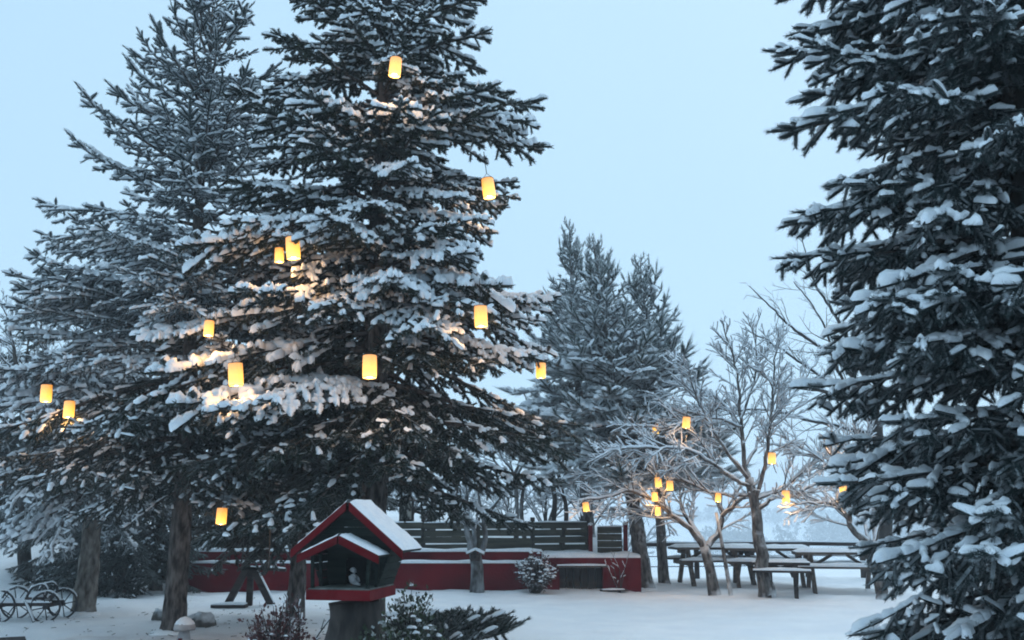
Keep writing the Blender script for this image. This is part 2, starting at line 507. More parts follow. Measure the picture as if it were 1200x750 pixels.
def make_bough(L, p0, p1, tip=0., brush='mid', sp=.11, tsp=.075, secl=.42, sec_ang=55, sec_droop=-6, shoot=(.10, .20), r=.032,
               snow=.7, cap_h=.036, pads=1., hang=0., rise=.15, bare=.12, needles='needle_fir', cap_w=(.5, .88), blunt=True, low=-.62):
    """one bough along +x, real size; returns (foliage mesh, snow mesh)"""
    fol, sno = MB(), MB()
    n = 14
    s = np.linspace(0, 1, n)
    pitch = np.radians(p0 + (p1 - p0) * s + tip * np.clip(s - .7, 0, 1) / .3)
    yaw = np.cumsum(rng.normal(0, .05, n))
    d = np.stack([np.cos(pitch) * np.cos(yaw), np.cos(pitch) * np.sin(yaw), np.sin(pitch)], 1)
    pts = np.concatenate([[V3(0, 0, 0)], np.cumsum(d[:-1] * (L / (n - 1)), 0)])
    r0 = .010 + .011 * L
    fol.tube(pts, np.linspace(r0, .006, n), 5, 0, False)
    O, D, S = [], [], []
    PO, PS = [], []
    side = 1
    x = bare * L + rng.uniform(0, sp)
    while x < L * .985:
        f = x / L
        k = min(int(f * (n - 1)), n - 2); ft = f * (n - 1) - k
        p = pts[k] * (1 - ft) + pts[k + 1] * ft
        ax = unit(d[k])
        lat = unit(np.cross(V3(0, 0, 1), ax))
        prof = (min(1, (f + .12) / .38) * (1 - f ** 2.6) * .85 + .24 * f) if blunt else (min(1, (f + .12) / .38) * (1 - f) ** .75 + .10)
        sl = max(.10, secl * L ** .8 * prof * rng.uniform(.65, 1.25))
        a = math.radians(sec_ang + rng.normal(0, 9)) * (1 - .25 * f)
        sd = unit(ax * math.cos(a) + lat * side * math.sin(a))
        sd = unit(sd + V3(0, 0, math.radians(sec_droop + rng.normal(0, 7))))
        side = -side
        # the secondary, bending
        m = max(2, int(sl / .12) + 1)
        q = [p]; dd = sd.copy(); ds = []
        for i in range(m):
            dd = unit(dd + V3(0, 0, -hang * .12) + ax * .06 + rng.normal(0, .03, 3))
            ds.append(dd); q.append(q[-1] + dd * sl / m)
        q = np.array(q)
        fol.tube(q, np.linspace(.007, .004, len(q)), 3, 0, False)
        y = rng.uniform(.02, tsp); ts = 1
        while y < sl:
            g = y / sl
            kk = min(int(g * m), m - 1); gt = g * m - kk
            pp = q[kk] * (1 - gt) + q[kk + 1] * gt
            l2 = unit(np.cross(V3(0, 0, 1), ds[kk]))
            b = math.radians(rng.uniform(28, 70))
            u = rng.uniform(-.35, .40)
            if rng.random() < rise: u = rng.uniform(.45, 1.1)
            if rng.random() < .18 + hang * .6: u = -rng.uniform(.5, 1.5)
            td = unit(ds[kk] * math.cos(b) + l2 * ts * math.sin(b) + V3(0, 0, u))
            ln = rng.uniform(*shoot) * (1.15 - .4 * g)
            O.append(pp); D.append(td); S.append((ln, r, r)); ts = -ts
            y += tsp * rng.uniform(.7, 1.3)
        ln = rng.uniform(*shoot) * 1.1
        O.append(q[-2]); D.append(ds[-1]); S.append((max(ln, sl / m * 1.3), r, r))
        # needled axis of the secondary
        for i in range(m):
            O.append(q[i]); D.append(ds[i]); S.append((sl / m * 1.1, r * .85, r * .85))
            if rng.random() < snow * pads * .5:
                PO.append(q[i] + ds[i] * sl / m * .5 + V3(0, 0, r * .7)); z = rng.uniform(.7, 1.25)
                PS.append((sl / m * .7 * z, r * rng.uniform(.8, 1.25) * z, cap_h * rng.uniform(.8, 1.4), ds[i]))
        x += sp * rng.uniform(.6, 1.3)
    for i in range(int(n * bare) + 1, n - 1):
        if rng.random() < .85:
            O.append(pts[i]); D.append(d[i]); S.append((L / n * 1.2, r, r))
        if rng.random() < snow * pads:
            PO.append(pts[i] + V3(0, 0, r * .7)); z = rng.uniform(.8, 1.3)
            PS.append((L / n * .65, r * rng.uniform(.9, 1.4) * z, cap_h * rng.uniform(.9, 1.5), d[i]))
    # leading shoots at the tip
    O.append(pts[-1]); D.append(unit(d[-1])); S.append((shoot[1] * 1.3, r, r))
    for sg in (-1, 1):
        O.append(pts[-1]); D.append(unit(d[-1] + sg * .7 * unit(np.cross(V3(0, 0, 1), d[-1])))); S.append((shoot[1] * .9, r, r))
    O, D, S = np.array(O), np.array(D), np.array(S)
    S = S * rng.uniform(.85, 1.15, S.shape)
    scatter(fol, SHOOTS[brush], O, D, S, 1)
    # snow along the shoots that are not steep; patchy over the bough
    patch = .5 + .5 * np.sin(O[:, 0] * 7.1 / max(L, .5) + O[:, 1] * 5.3 + rng.uniform(0, 6))
    along = np.linalg.norm(O, axis=1) / L
    keep = (D[:, 2] > low) & (D[:, 2] < .80) & (rng.random(len(O)) < snow * (.60 + .6 * patch) * np.clip((along - .08) / .36, .22, 1))
    th = cap_h * rng.uniform(.25, 1.6, len(O))
    scatter(sno, CAPS, (O + V3(0, 0, 1) * r * .42)[keep], D[keep],
            np.stack([S[:, 0] * rng.uniform(.78, 1.06, len(O)), r * rng.uniform(*cap_w, len(O)), r * .5 + th], 1)[keep], 0)
    if PO:
        scatter(sno, PADS, np.array(PO), np.array([unit(V3(q[3][0], q[3][1], q[3][2] * .8)) for q in PS]), np.array([q[:3] for q in PS]), 0)
    if sno.n == 0: sno.blob((L * .5, 0, .03), (.06, .05, .03))
    return fol.mesh('bough', [M['bark_conifer'], M[needles]]), sno.mesh('snow', M['snow'], True)


def conifer(name, label, base, H, env, bands, z0, whorl=.26, per=6, trunk_r=.16, bark='bark_conifer', seed=1, extra=(), group=None,
            lean=(0, 0), skip=None, cat='tree', trunk_k=10, jit=.13, heavy=None):
    """env(z, az) -> bough reach; bands: list of (upper z fraction, [(foliage, snow, L)])"""
    g = np.random.default_rng(seed)
    root = thing(name, label, cat, base, 0, group)
    mb = MB()
    zz = np.concatenate([[-.25, 0, .12, .35], np.arange(.5, 3., .12), np.linspace(3.1, H, 12)])
    rr = trunk_r * np.interp(zz, [-.25, 0, .12, .4, H], [1.35, 1.22, 1.08, 1.0, .08])
    tp = np.stack([lean[0] * zz / H + .02 * np.sin(zz * .9), lean[1] * zz / H + .015 * np.sin(zz * 1.3), zz], 1)
    mb.tube(tp, rr, 16, 0, True, .07)
    mb.build('trunk', M[bark], root, True)
    MB().blob((-.03, -.02, -.02), (trunk_r * 1.8, trunk_r * 1.7, .09), 22, 7, .03).build('snow_mound', M['snow_ground'], root, True)
    z, ph = z0, g.uniform(0, 6)
    todo = []
    while z < H - .12:
        k = max(3, int(round(per * (1 if z < .85 * H else .75))))
        for i in range(k):
            az = ph + i * 2 * math.pi / k + g.normal(0, .22)
            zb = z + g.uniform(-.36, .36) * whorl
            R = env(zb, az) * .95 * (1 + float(np.clip(g.normal(0, jit), -.35, 1.2 * jit)))
            if g.random() < .06: R *= .6
            todo.append((zb, az, R, g.normal(0, 8)))
        ph += 2.4
        z += whorl * (1 if z < .7 * H else .8) * g.uniform(.8, 1.2)
    todo = [(*t, None) for t in todo] + [(a, b, c, 0, heavy) for a, b, c in extra]
    for zb, az, R, dp, hv in todo:
        if R < .16: continue
        if skip and skip(zb, az, R): continue
        f = (zb - z0) / (H - z0)
        for hi, tl in bands:
            if f <= hi: break
        tl = hv or tl
        cand = sorted(tl, key=lambda t: abs(math.log(R / t[2])))[:4]
        fm, sm, L = cand[int(g.integers(0, len(cand)))]
        s = R / L
        mir = -1 if g.random() < .5 else 1
        bo = link_part('bough', fm, root, (lean[0] * zb / H, lean[1] * zb / H, zb), (0, -math.radians(dp), az), (s, s * mir, s))
        link_part('snow', sm, bo)['kind'] = 'stuff'
    return root


def interp_env(zs, left, right, front=None, back=None):
    """reach by height for the left, right, front and back sides, blended by azimuth"""
    front = front if front is not None else [(a + b) / 2 for a, b in zip(left, right)]
    back = back if back is not None else front

    def f(z, az):
        c, s = math.cos(az), math.sin(az)
        a = np.interp(z, zs, right if c > 0 else left)
        b = np.interp(z, zs, back if s > 0 else front)
        return float(a * c * c + b * s * s)
    return f


def bands_for(spec):
    out = []
    for hi, Ls, kw in spec:
        tl = []
        for i, L in enumerate(sorted(list(Ls) * 2)):
            k2 = dict(kw); w = (1.0, .62, .85, .5)[i % 4]              # laden boughs and bare ones side by side
            k2['snow'] = kw['snow'] * w if kw.get('mix', True) else kw['snow']
            k2['pads'] = kw['pads'] * (1.7 if w == 1. else .5)
            k2['cap_h'] = kw['cap_h'] * (1.3 if w > .7 else .75); k2.pop('mix', None)
            fm, sm = make_bough(L, **k2)
            tl.append((fm, sm, L))
        out.append((hi, tl))
    return out


# --- the tall fir in the middle
FIR = dict(brush='mid', needles='needle_fir', r=.037, shoot=(.07, .13), sp=.12, tsp=.066, rise=.16)
fir_bands = bands_for([
    (.17, [1.3, 1.9, 2.2], dict(p0=-6, p1=-26, tip=14, sec_droop=-14, hang=.35, snow=.17, cap_h=.010, pads=.08, **FIR)),
    (.34, [1.4, 1.9, 2.3, 2.5], dict(p0=4, p1=-28, tip=16, sec_droop=-13, hang=.25, snow=1.1, cap_h=.024, pads=.9, **FIR)),
    (.62, [1.3, 1.7, 2.1], dict(p0=12, p1=-18, tip=20, sec_droop=-10, hang=.22, snow=1.05, cap_h=.018, pads=.6, **FIR)),
    (.85, [.8, 1.2, 1.5], dict(p0=22, p1=6, tip=14, sec_droop=-4, hang=.08, snow=1.0, cap_h=.014, pads=.4, secl=.5, **FIR)),
    (1.1, [.4, .8, 1.1], dict(p0=36, p1=22, tip=14, sec_droop=0, snow=1.0, cap_h=.014, pads=.4, secl=.55, **FIR)),
])
fir_laden = [(*make_bough(L, p0=6, p1=-30, tip=22, sec_droop=-12, hang=.2, snow=1.3, cap_h=.034, pads=1.7, **FIR), L) for L in (1.7, 2.2, 2.2)]
FX, FY = float(at(437, 560, 12)[0]), 12.0
fz = [1.5, 2.0, 2.6, 3.3, 4.3, 5.1, 5.9, 6.6, 7.4, 8.3, 9.8, 12.2]
conifer('fir_tree', 'tall snow laden fir with paper lanterns in its boughs, tallest tree in the middle', (FX, FY, gz(FX, FY)), 12.2,
        interp_env(fz, [1.7, 2.2, 2.5, 2.6, 2.5, 2.2, 1.95, 1.75, 1.6, 1.4, 1.0, .1], [1.5, 2.0, 2.2, 2.25, 2.15, 1.7, 1.75, 1.95, 1.45, 1.2, .9, .1],
                   [1.5, 2.1, 2.4, 2.4, 2.2, 1.9, 1.7, 1.6, 1.4, 1.1, .7, .1]),
        fir_bands, 2.05, .28, 7, .17, seed=11,
        heavy=fir_laden,
        extra=[(2.95, -2.15, 2.4), (3.05, -2.4, 2.4), (3.0, -1.85, 2.3), (4.25, -1.2, 2.2), (4.3, -.85, 2.2), (4.2, -1.5, 2.1), (6.5, -.35, 2.0), (6.7, .0, 1.9), (4.9, -2.6, 2.3), (5.0, -2.3, 2.1), (3.5, -2.75, 2.5), (3.6, -.5, 2.2), (5.6, -1.4, 1.8)])

# --- the spruce left of it
SPR = dict(brush='fine', needles='needle_spruce', r=.032, shoot=(.08, .15), sp=.12, tsp=.066, rise=.16)
spruce_bands = bands_for([
    (.20, [1.4, 1.9, 2.3], dict(p0=-4, p1=-24, tip=16, sec_droop=-16, hang=.4, snow=.45, cap_h=.012, pads=.2, **dict(SPR, needles='needle_fir'))),  # lowest boughs: darker, less frosted needles, the canopy's deep shade put into their colour
    (.50, [1.5, 2.0, 2.5], dict(p0=6, p1=-10, tip=26, sec_droop=-12, hang=.3, mix=False, snow=.95, cap_h=.014, pads=.5, **SPR)),
    (.78, [1.1, 1.6, 2.1], dict(p0=20, p1=18, tip=24, sec_droop=-6, hang=.12, snow=1.0, cap_h=.009, pads=.2, secl=.34, blunt=False, mix=False, **SPR)),
    (1.1, [.5, .9, 1.3], dict(p0=42, p1=40, tip=18, sec_droop=0, snow=1.0, cap_h=.009, pads=.1, secl=.32, blunt=False, mix=False, **SPR)),
])
SX, SY = float(at(205, 700, 13.6)[0]), 13.6
sz = [1.7, 2.4, 3.2, 4.2, 5.2, 6.2, 7.2, 8.0, 8.6, 9.6]
conifer('spruce_tree', 'frosted grey green spruce with bare lower trunk beside the stone mushroom', (SX, SY, gz(SX, SY)), 9.7,
        interp_env(sz, [1.3, 1.9, 2.35, 2.4, 2.0, 1.8, 1.4, .95, .7, .15], [1.3, 1.8, 2.1, 2.1, 1.9, 1.6, 1.2, .9, .6, .15]),
        spruce_bands, 1.95, .25, 6, .145, seed=23)

# --- smaller drooping spruce at the far left
droop_bands = bands_for([
    (.35, [1.3, 1.8, 2.1], dict(p0=-8, p1=-34, tip=18, sec_droop=-22, hang=.55, mix=False, snow=.85, cap_h=.022, pads=.7, **SPR)),
    (.7, [1.1, 1.6], dict(p0=0, p1=-22, tip=18, sec_droop=-16, hang=.4, mix=False, snow=.85, cap_h=.022, pads=.7, **SPR)),
    (1.1, [.5, .9], dict(p0=24, p1=10, tip=10, sec_droop=-5, hang=.1, snow=.6, cap_h=.014, pads=.3, **SPR)),
])
p = at(100, 690, 16.2)
conifer('spruce_tree', 'low drooping spruce bent under snow behind the old cart at the left edge', (p[0], 16.2, gz(p[0], 16.2)), 5.4,
        interp_env([1.1, 1.8, 2.6, 3.6, 4.6, 5.6], [1.3, 1.7, 2.2, 1.9, 1.1, .2], [1.1, 1.3, 1.6, 1.5, 1.0, .2]),
        droop_bands, 1.85, .25, 6, .17, 'bark_pale', seed=31)

dark_bands = bands_for([
    (.5, [1.3, 1.8], dict(p0=-8, p1=-30, tip=14, sec_droop=-18, hang=.5, snow=.08, cap_h=.010, pads=.05, **dict(SPR, needles='needle_fir'))),
    (1.1, [.5, .9, 1.3], dict(p0=8, p1=-6, tip=14, sec_droop=-8, hang=.2, snow=.18, cap_h=.010, pads=.1, **dict(SPR, needles='needle_fir'))),
])
# --- dark conifers standing behind, down to the ground
for i, (px, Y, H, R, lab) in enumerate([
        (150, 19.7, 5.2, 1.25, 'dark spruce down to the ground between the pale trunk and the frosted spruce trunk'),
        (188, 20.0, 4.6, 1.1, 'dark low spruce just behind the frosted spruce trunk'),
        (95, 21.0, 5.0, 1.3, 'dark spruce behind the pale snow plastered trunk'),
        (15, 24.5, 5.0, 2.0, 'dark spruce on the slope behind the old cart'),
        (270, 24.2, 5.2, 1.8, 'dark spruce behind the red wall and the wooden stand'),
        (385, 25.5, 4.8, 1.7, 'dark spruce far behind the bird house roof')]):
    p = at(px, 600, Y)
    conifer('spruce_tree', lab, (p[0], Y, gz(p[0], Y)), H, interp_env([.2, 1.2, 2.5, 4, H], [R, R * 1.05, R * .8, R * .45, .15], [R, R * 1.05, R * .8, R * .45, .15]),
            dark_bands, .35, .28, 7, .12, seed=40 + i, group='dark spruces behind the red wall')

p = at(347, 690, 15.4)
conifer('spruce_tree', 'dark spruce with a rough trunk between the wooden stand and the bird house', (p[0], 15.4, gz(p[0], 15.4)), 5.4,
        interp_env([1.2, 1.8, 2.6, 3.6, 4.6, 5.4], [1.2, 1.6, 1.6, 1.3, .9, .2], [1.2, 1.5, 1.5, 1.3, .9, .2]),
        dark_bands, 1.35, .27, 7, .13, seed=55)

# --- big blue spruce at the right, near
BLU = dict(brush='near', needles='needle_blue', r=.034, shoot=(.08, .15), sp=.11, tsp=.066, cap_w=(.45, .82), low=-.48)
blue_bands = bands_for([
    (.08, [.8, 1.1, 1.4], dict(p0=-4, p1=-26, tip=12, sec_droop=-26, hang=.85, snow=.95, cap_h=.010, pads=.15, rise=.05, **BLU)),
    (.45, [1.1, 1.4, 1.6], dict(p0=6, p1=-24, tip=16, sec_droop=-20, hang=.65, snow=1.25, cap_h=.014, pads=.14, rise=.06, **BLU)),
    (.75, [1.1, 1.3, 1.5], dict(p0=12, p1=-16, tip=22, sec_droop=-14, hang=.55, snow=1.15, cap_h=.011, pads=.08, rise=.06, **BLU)),
    (1.1, [.6, 1.0], dict(p0=32, p1=22, tip=16, sec_droop=0, hang=.1, snow=.55, cap_h=.010, pads=.0, **BLU)),
])
BX, BY = 3.32, 6.1
bz = [.5, 1.0, 1.5, 2.0, 2.6, 3.4, 4.2, 5.0, 6.0, 7.0, 8.6]
conifer('blue_spruce', 'big dark blue spruce near the viewer filling the right edge', (BX, BY, gz(BX, BY)), 8.8,
        interp_env(bz, [.75, .95, 1.15, 1.3, 1.38, 1.38, 1.36, 1.32, 1.2, .95, .15], [1.0, 1.2, 1.4, 1.5, 1.5, 1.5, 1.5, 1.4, 1.3, 1.0, .15],
                   [1.0, 1.2, 1.4, 1.45, 1.45, 1.45, 1.45, 1.4, 1.3, 1.0, .15]),
        blue_bands, .62, .19, 8, .15, 'bark_dark', seed=5, jit=.08, extra=[(1.55, -2.3, 1.45), (1.6, -2.0, 1.4), (1.5, -2.65, 1.35), (2.9, -2.4, 1.5), (2.95, -2.0, 1.5)])

# --- two pines behind the bare trees
PIN = dict(blunt=False, mix=False, brush='pine', needles='needle_pine', r=.056, shoot=(.14, .22), sp=.19, tsp=.15, cap_w=(.45, .85))
pine_bands = bands_for([
    (.35, [1.3, 1.8], dict(p0=0, p1=-8, tip=30, sec_droop=-4, snow=1.0, cap_h=.02, pads=.3, rise=.3, **PIN)),
    (.7, [1.1, 1.6], dict(p0=20, p1=16, tip=40, sec_droop=4, snow=1.0, cap_h=.014, pads=.2, rise=.4, **PIN)),
    (1.1, [.7, 1.2], dict(p0=48, p1=62, tip=26, sec_droop=14, snow=1.0, cap_h=.010, pads=.1, rise=.5, secl=.26, **PIN)),
])
for i, (px, Y, H, le, l0, l1, lab) in enumerate([
        (756, 21.4, 7.7, -1.0, [1.7, 2.0, 1.7, 1.2, .7, .2], [1.7, 1.9, 1.5, 1.1, .7, .2], 'snowy pine with the thick trunk at the end of the red wall'),
        (778, 22.2, 7.4, -.35, [1.5, 1.8, 1.5, 1.1, .7, .2], [1.6, 1.9, 1.6, 1.1, .7, .2], 'snowy pine with the thinner trunk just right of the thick one'),
        (690, 25.0, 8.2, -.4, [1.7, 1.9, 1.6, 1.1, .7, .2], [1.7, 1.9, 1.6, 1.1, .7, .2], 'pale pine standing farther back between fir and thick pine trunk')]):
    p = at(px, 680, Y)
    conifer('pine_tree', lab, (p[0], Y, gz(p[0], Y) if i < 2 else .9), H, interp_env([2.2, 3.2, 4.2, 5.2, 6.2, H], l0, l1), pine_bands, 2.3, .29, 7, .17 - .055 * (i == 1),
            'bark_bare', seed=60 + i, lean=(le, 0), group='pines behind the bare trees')

# ------------------------------------------------------------------ bare trees and twiggy shrubs
def ridge(mb, pts, rad, w_min=.011, h=.016, m=0):
    """snow lying along a branch"""
    pts = np.asarray(pts, float); n = len(pts)
    if n < 2: return
    rad = np.broadcast_to(np.asarray(rad, float), (n,))
    t = np.gradient(pts, axis=0); t /= np.linalg.norm(t, axis=1, keepdims=True) + 1e-9
    flat = np.sqrt(np.clip(1 - t[:, 2] ** 2, 0, 1))
    sd = np.cross(V3(0, 0, 1), t); sd /= np.linalg.norm(sd, axis=1, keepdims=True) + 1e-6
    up = np.cross(t, sd)
    lump = rng.uniform(.55, 1.35, n)
    w = np.maximum(rad * 1.02, w_min) * (.5 + .5 * flat) * np.clip(lump, .8, 1.2)
    hh = (rad * .3 + h * lump) * np.clip(flat * 1.5 - .25, 0, 1)
    hh[0] *= .4; hh[-1] *= .5
    k = np.array([(-1., .25), (-.6, .9), (.6, .9), (1., .25)])
    v = []
    for a, b in k:
        v.append(pts + sd * (w * a)[:, None] + up * (rad * .35 + hh * b)[:, None])
    v.append(pts + up * (-.2 * rad)[:, None])
    v = np.stack(v, 1)
    i = np.arange(n - 1)[:, None] * 5; j = np.arange(3)[None, :]
    f = np.stack([i + j, i + j + 1, i + 5 + j + 1, i + 5 + j], -1).reshape(-1, 4)
    mb.add(v.reshape(-1, 3), f, m)


def resample(p, step):
    p = np.asarray(p, float)
    seg = np.linalg.norm(np.diff(p, axis=0), axis=1); c = np.concatenate([[0], np.cumsum(seg)])
    n = max(3, int(c[-1] / step) + 1)
    # smooth: Catmull-Rom through the points by cubic interpolation of each coordinate
    s = np.linspace(0, c[-1], n)
    if len(p) > 2:
        m = np.gradient(p, c, axis=0)
        idx = np.clip(np.searchsorted(c, s, side='right') - 1, 0, len(p) - 2)
        h = (c[idx + 1] - c[idx])[:, None]; u = ((s - c[idx]) / (c[idx + 1] - c[idx]))[:, None]
        return (2 * u**3 - 3 * u**2 + 1) * p[idx] + (u**3 - 2 * u**2 + u) * h * m[idx] + (-2 * u**3 + 3 * u**2) * p[idx + 1] + (u**3 - u**2) * h * m[idx + 1]
    u = (s / c[-1])[:, None]
    return p[0] * (1 - u) + p[1] * u


def sprout(wood, snow, pts, r0, r1, level, g, P):
    """twigs along a polyline, recursively"""
    pts = np.asarray(pts)
    seg = np.linalg.norm(np.diff(pts, axis=0), axis=1)
    L = seg.sum()
    if level <= 0: return
    c = np.concatenate([[0], np.cumsum(seg)])
    x = L * P.get('start', .25) + g.uniform(0, P['sp'][level])
    sgn = 1
    while x < L * .98:
        f = x / L
        p = np.array([np.interp(x, c, pts[:, i]) for i in range(3)])
        k = min(np.searchsorted(c, x) - 1, len(seg) - 1); t = unit(pts[k + 1] - pts[k])
        rad = r0 + (r1 - r0) * f
        ref = unit(np.cross(t, g.normal(0, 1, 3) + V3(0, 0, .2)))
        a = math.radians(g.uniform(26, 58))
        d = unit(t * math.cos(a) + ref * math.sin(a) + V3(0, 0, P.get('up', .15)))
        ln = P['len'][level] * g.uniform(.5, 1.25) * (1 - .55 * f) * min(1., .45 + L / 1.5)
        n = max(4, int(ln / .11))
        q = [p]; dd = d
        for i in range(n):
            dd = unit(dd + g.normal(0, P.get('wig', .12), 3) + V3(0, 0, P.get('curl', .04)))
            q.append(q[-1] + dd * ln / n)
        q = np.array(q)
        rb = max(.0048, min(rad * .65, .004 + ln * .011)); rt = max(.0036, rb * .3)
        rr = np.linspace(rb, rt, len(q))
        wood.tube(q, rr, 4 if rb > .008 else 3, 0, False)
        ridge(snow, q, rr, P.get('w', .009), P.get('h', .016))
        sprout(wood, snow, q, rb, rt, level - 1, g, P)
        sgn = -sgn
        x += P['sp'][level] * g.uniform(.6, 1.4)


TW = dict(sp={1: .065, 2: .085, 3: .34}, len={1: .42, 2: 1.0, 3: 1.3}, up=.10, wig=.07, curl=.03, w=.015, h=.026)


def bare_tree(name, label, trunk, limbs, bark='bark_bare', P=TW, level=2, seed=1, group=None, cat='tree', lim_h=.04):
    """trunk: [(x,y,z,r)...]; limbs: list of such lists"""
    g = np.random.default_rng(seed)
    b = V3(*trunk[0][:3]); b[2] = gz(b[0], b[1])
    root = thing(name, label, cat, b, 0, group)

    def poly(pr, step):
        pr = np.array(pr, float); p = resample(pr[:, :3], step)
        c0 = np.concatenate([[0], np.cumsum(np.linalg.norm(np.diff(pr[:, :3], axis=0), axis=1))])
        c = np.concatenate([[0], np.cumsum(np.linalg.norm(np.diff(p, axis=0), axis=1))])
        r = np.interp(c / c[-1], c0 / c0[-1], pr[:, 3])
        p[1:-1] += g.normal(0, .012, p[1:-1].shape)
        return p - b, r
    tp, tr = poly(trunk, .2)
    tp[0, 2] = -.15
    tr = tr * np.where(np.arange(len(tr)) < 2, [1.25 if i == 0 else 1.1 for i in range(len(tr))], 1)
    mb = MB().tube(tp, tr, 9, 0, True, .06)
    t = mb.build('trunk', M[bark], root, True)
    sm = MB(); ridge(sm, tp[1:], tr[1:], .01, .02)
    sm.build('snow', M['snow'], t, True)
    for lm in limbs:
        w, s = MB(), MB()
        p, r = poly(lm, .15)
        w.tube(p, r, 6, 0, True, .05)
        ridge(s, p, r, .012, lim_h)
        sprout(w, s, p, r[0], r[-1], level, g, P)
        o = w.build('limb', M[bark], root, True)
        s.build('snow', M['snow'], o, True)['kind'] = 'stuff'
    return root


def pl(Y, *pts):
    """limb from (px, py, dY, r) tuples at depth Y"""
    return [(*at(a, b_, Y + c), r) for a, b_, c, r in pts]


# tall bare tree by the tables
bare_tree('bare_tree', 'tall bare tree with snowy twigs standing among the picnic tables',
          pl(19.2, (899, 704, 0, .15), (893, 660, 0, .125), (888, 620, 0, .11), (884, 590, 0, .10), (878, 560, .05, .085)),
          [pl(19.2, (880, 575, 0, 0.054), (872, 530, .1, 0.0432), (868, 480, .2, 0.0324), (862, 430, .2, 0.0216), (846, 376, .2, 0.012)),
           pl(19.2, (885, 590, 0, 0.0432), (897, 540, -.3, 0.036), (904, 490, -.5, 0.0252), (908, 430, -.6, 0.0144), (912, 385, -.6, 0.01)),
           pl(19.2, (876, 560, 0, 0.036), (845, 520, -.5, 0.0252), (818, 470, -.8, 0.01584), (800, 420, -.9, 0.01)),
           pl(19.2, (878, 570, 0, 0.036), (850, 555, -.6, 0.0288), (812, 530, -1.2, 0.0216), (760, 525, -1.6, 0.01584), (700, 530, -1.9, 0.01)),
           pl(19.2, (880, 580, 0, 0.0324), (845, 580, .5, 0.02448), (790, 560, .9, 0.01872), (735, 555, 1.2, 0.01296), (690, 575, 1.3, 0.009)),
           pl(19.2, (887, 585, 0, 0.036), (915, 575, .2, 0.0252), (945, 548, .4, 0.01728), (985, 530, .5, 0.01)),
           pl(19.2, (888, 600, 0, 0.0288), (905, 585, -.4, 0.0216), (935, 578, -.8, 0.0144), (968, 560, -1, 0.009)),
           pl(19.2, (874, 545, .1, 0.0324), (900, 500, .6, 0.0216), (935, 455, 1., 0.0144), (960, 420, 1.1, 0.009)),
           pl(19.2, (872, 520, .1, 0.0288), (845, 470, .7, 0.02016), (815, 455, 1.1, 0.01296), (770, 470, 1.4, 0.009)),
           pl(19.2, (868, 490, .1, 0.0288), (885, 440, .2, 0.018), (886, 380, .3, 0.01)),
           pl(19.2, (869, 500, .1, 0.02448), (835, 490, -.4, 0.01728), (780, 500, -.8, 0.01008), (735, 500, -.9, 0.008))],
          seed=3, level=2)

# leaning fruit tree whose long limb reaches left
bare_tree('fruit_tree', 'forked fruit tree leaning left in front of the picnic tables, long snowy limb',
          pl(19.9, (839, 697, 0, .115), (834, 675, 0, .095), (828, 648, 0, .095), (825, 640, 0, .09)),
          [pl(19.9, (825, 641, 0, .07), (808, 620, -.1, .055), (785, 602, -.2, .045), (768, 588, -.3, .04), (742, 576, -.4, .032), (705, 584, -.6, .02), (672, 588, -.7, .010)),
           pl(19.9, (827, 640, 0, .06), (815, 620, .2, .045), (800, 598, .4, .03), (796, 575, .5, .015)),
           pl(19.9, (829, 640, 0, .07), (842, 622, .1, .055), (847, 600, .2, .045), (838, 580, .3, .03), (825, 560, .5, .012)),
           pl(19.9, (846, 605, 0, .045), (862, 590, -.2, .03), (885, 575, -.5, .012)),
           pl(19.9, (768, 588, -.3, .03), (772, 570, -.3, .022), (765, 545, -.4, .01)),
           pl(19.9, (772, 590, -.3, .025), (780, 578, -.4, .02), (782, 555, -.6, .01)),
           pl(19.9, (745, 577, -.4, .025), (720, 560, .1, .016), (690, 548, .3, .008)),
           pl(19.9, (800, 610, .1, .03), (760, 600, .7, .02), (715, 595, 1., .01))],
          seed=8, level=2, P=dict(TW, up=.06))

# fruit tree half hidden by the blue spruce
bare_tree('fruit_tree', 'fruit tree half hidden behind the blue spruce, beside the rightmost table',
          pl(18.6, (1031, 705, 0, .09), (1033, 680, 0, .08), (1028, 655, 0, .08), (1018, 635, 0, .08)),
          [pl(18.6, (1018, 636, 0, .065), (1000, 622, -.1, .055), (992, 605, -.2, .045), (980, 592, -.3, .03), (950, 590, -.4, .02), (925, 592, -.4, .01)),
           pl(18.6, (996, 612, -.2, .04), (995, 585, -.3, .03), (985, 555, -.4, .02), (965, 520, -.5, .01)),
           pl(18.6, (1018, 636, 0, .05), (1012, 610, .2, .04), (1000, 590, .3, .025), (985, 560, .4, .01)),
           pl(18.6, (1022, 640, 0, .05), (1030, 615, .1, .04), (1045, 590, .2, .025), (1060, 560, .3, .01)),
           pl(18.6, (995, 590, -.3, .03), (1010, 550, -.3, .02), (1000, 500, -.3, .01)),
           pl(18.6, (1025, 630, .1, .03), (1010, 560, .5, .02), (980, 500, .8, .01)),
           pl(18.6, (985, 560, .4, .02), (950, 530, .5, .014), (905, 520, .6, .008))],
          seed=14, level=2)

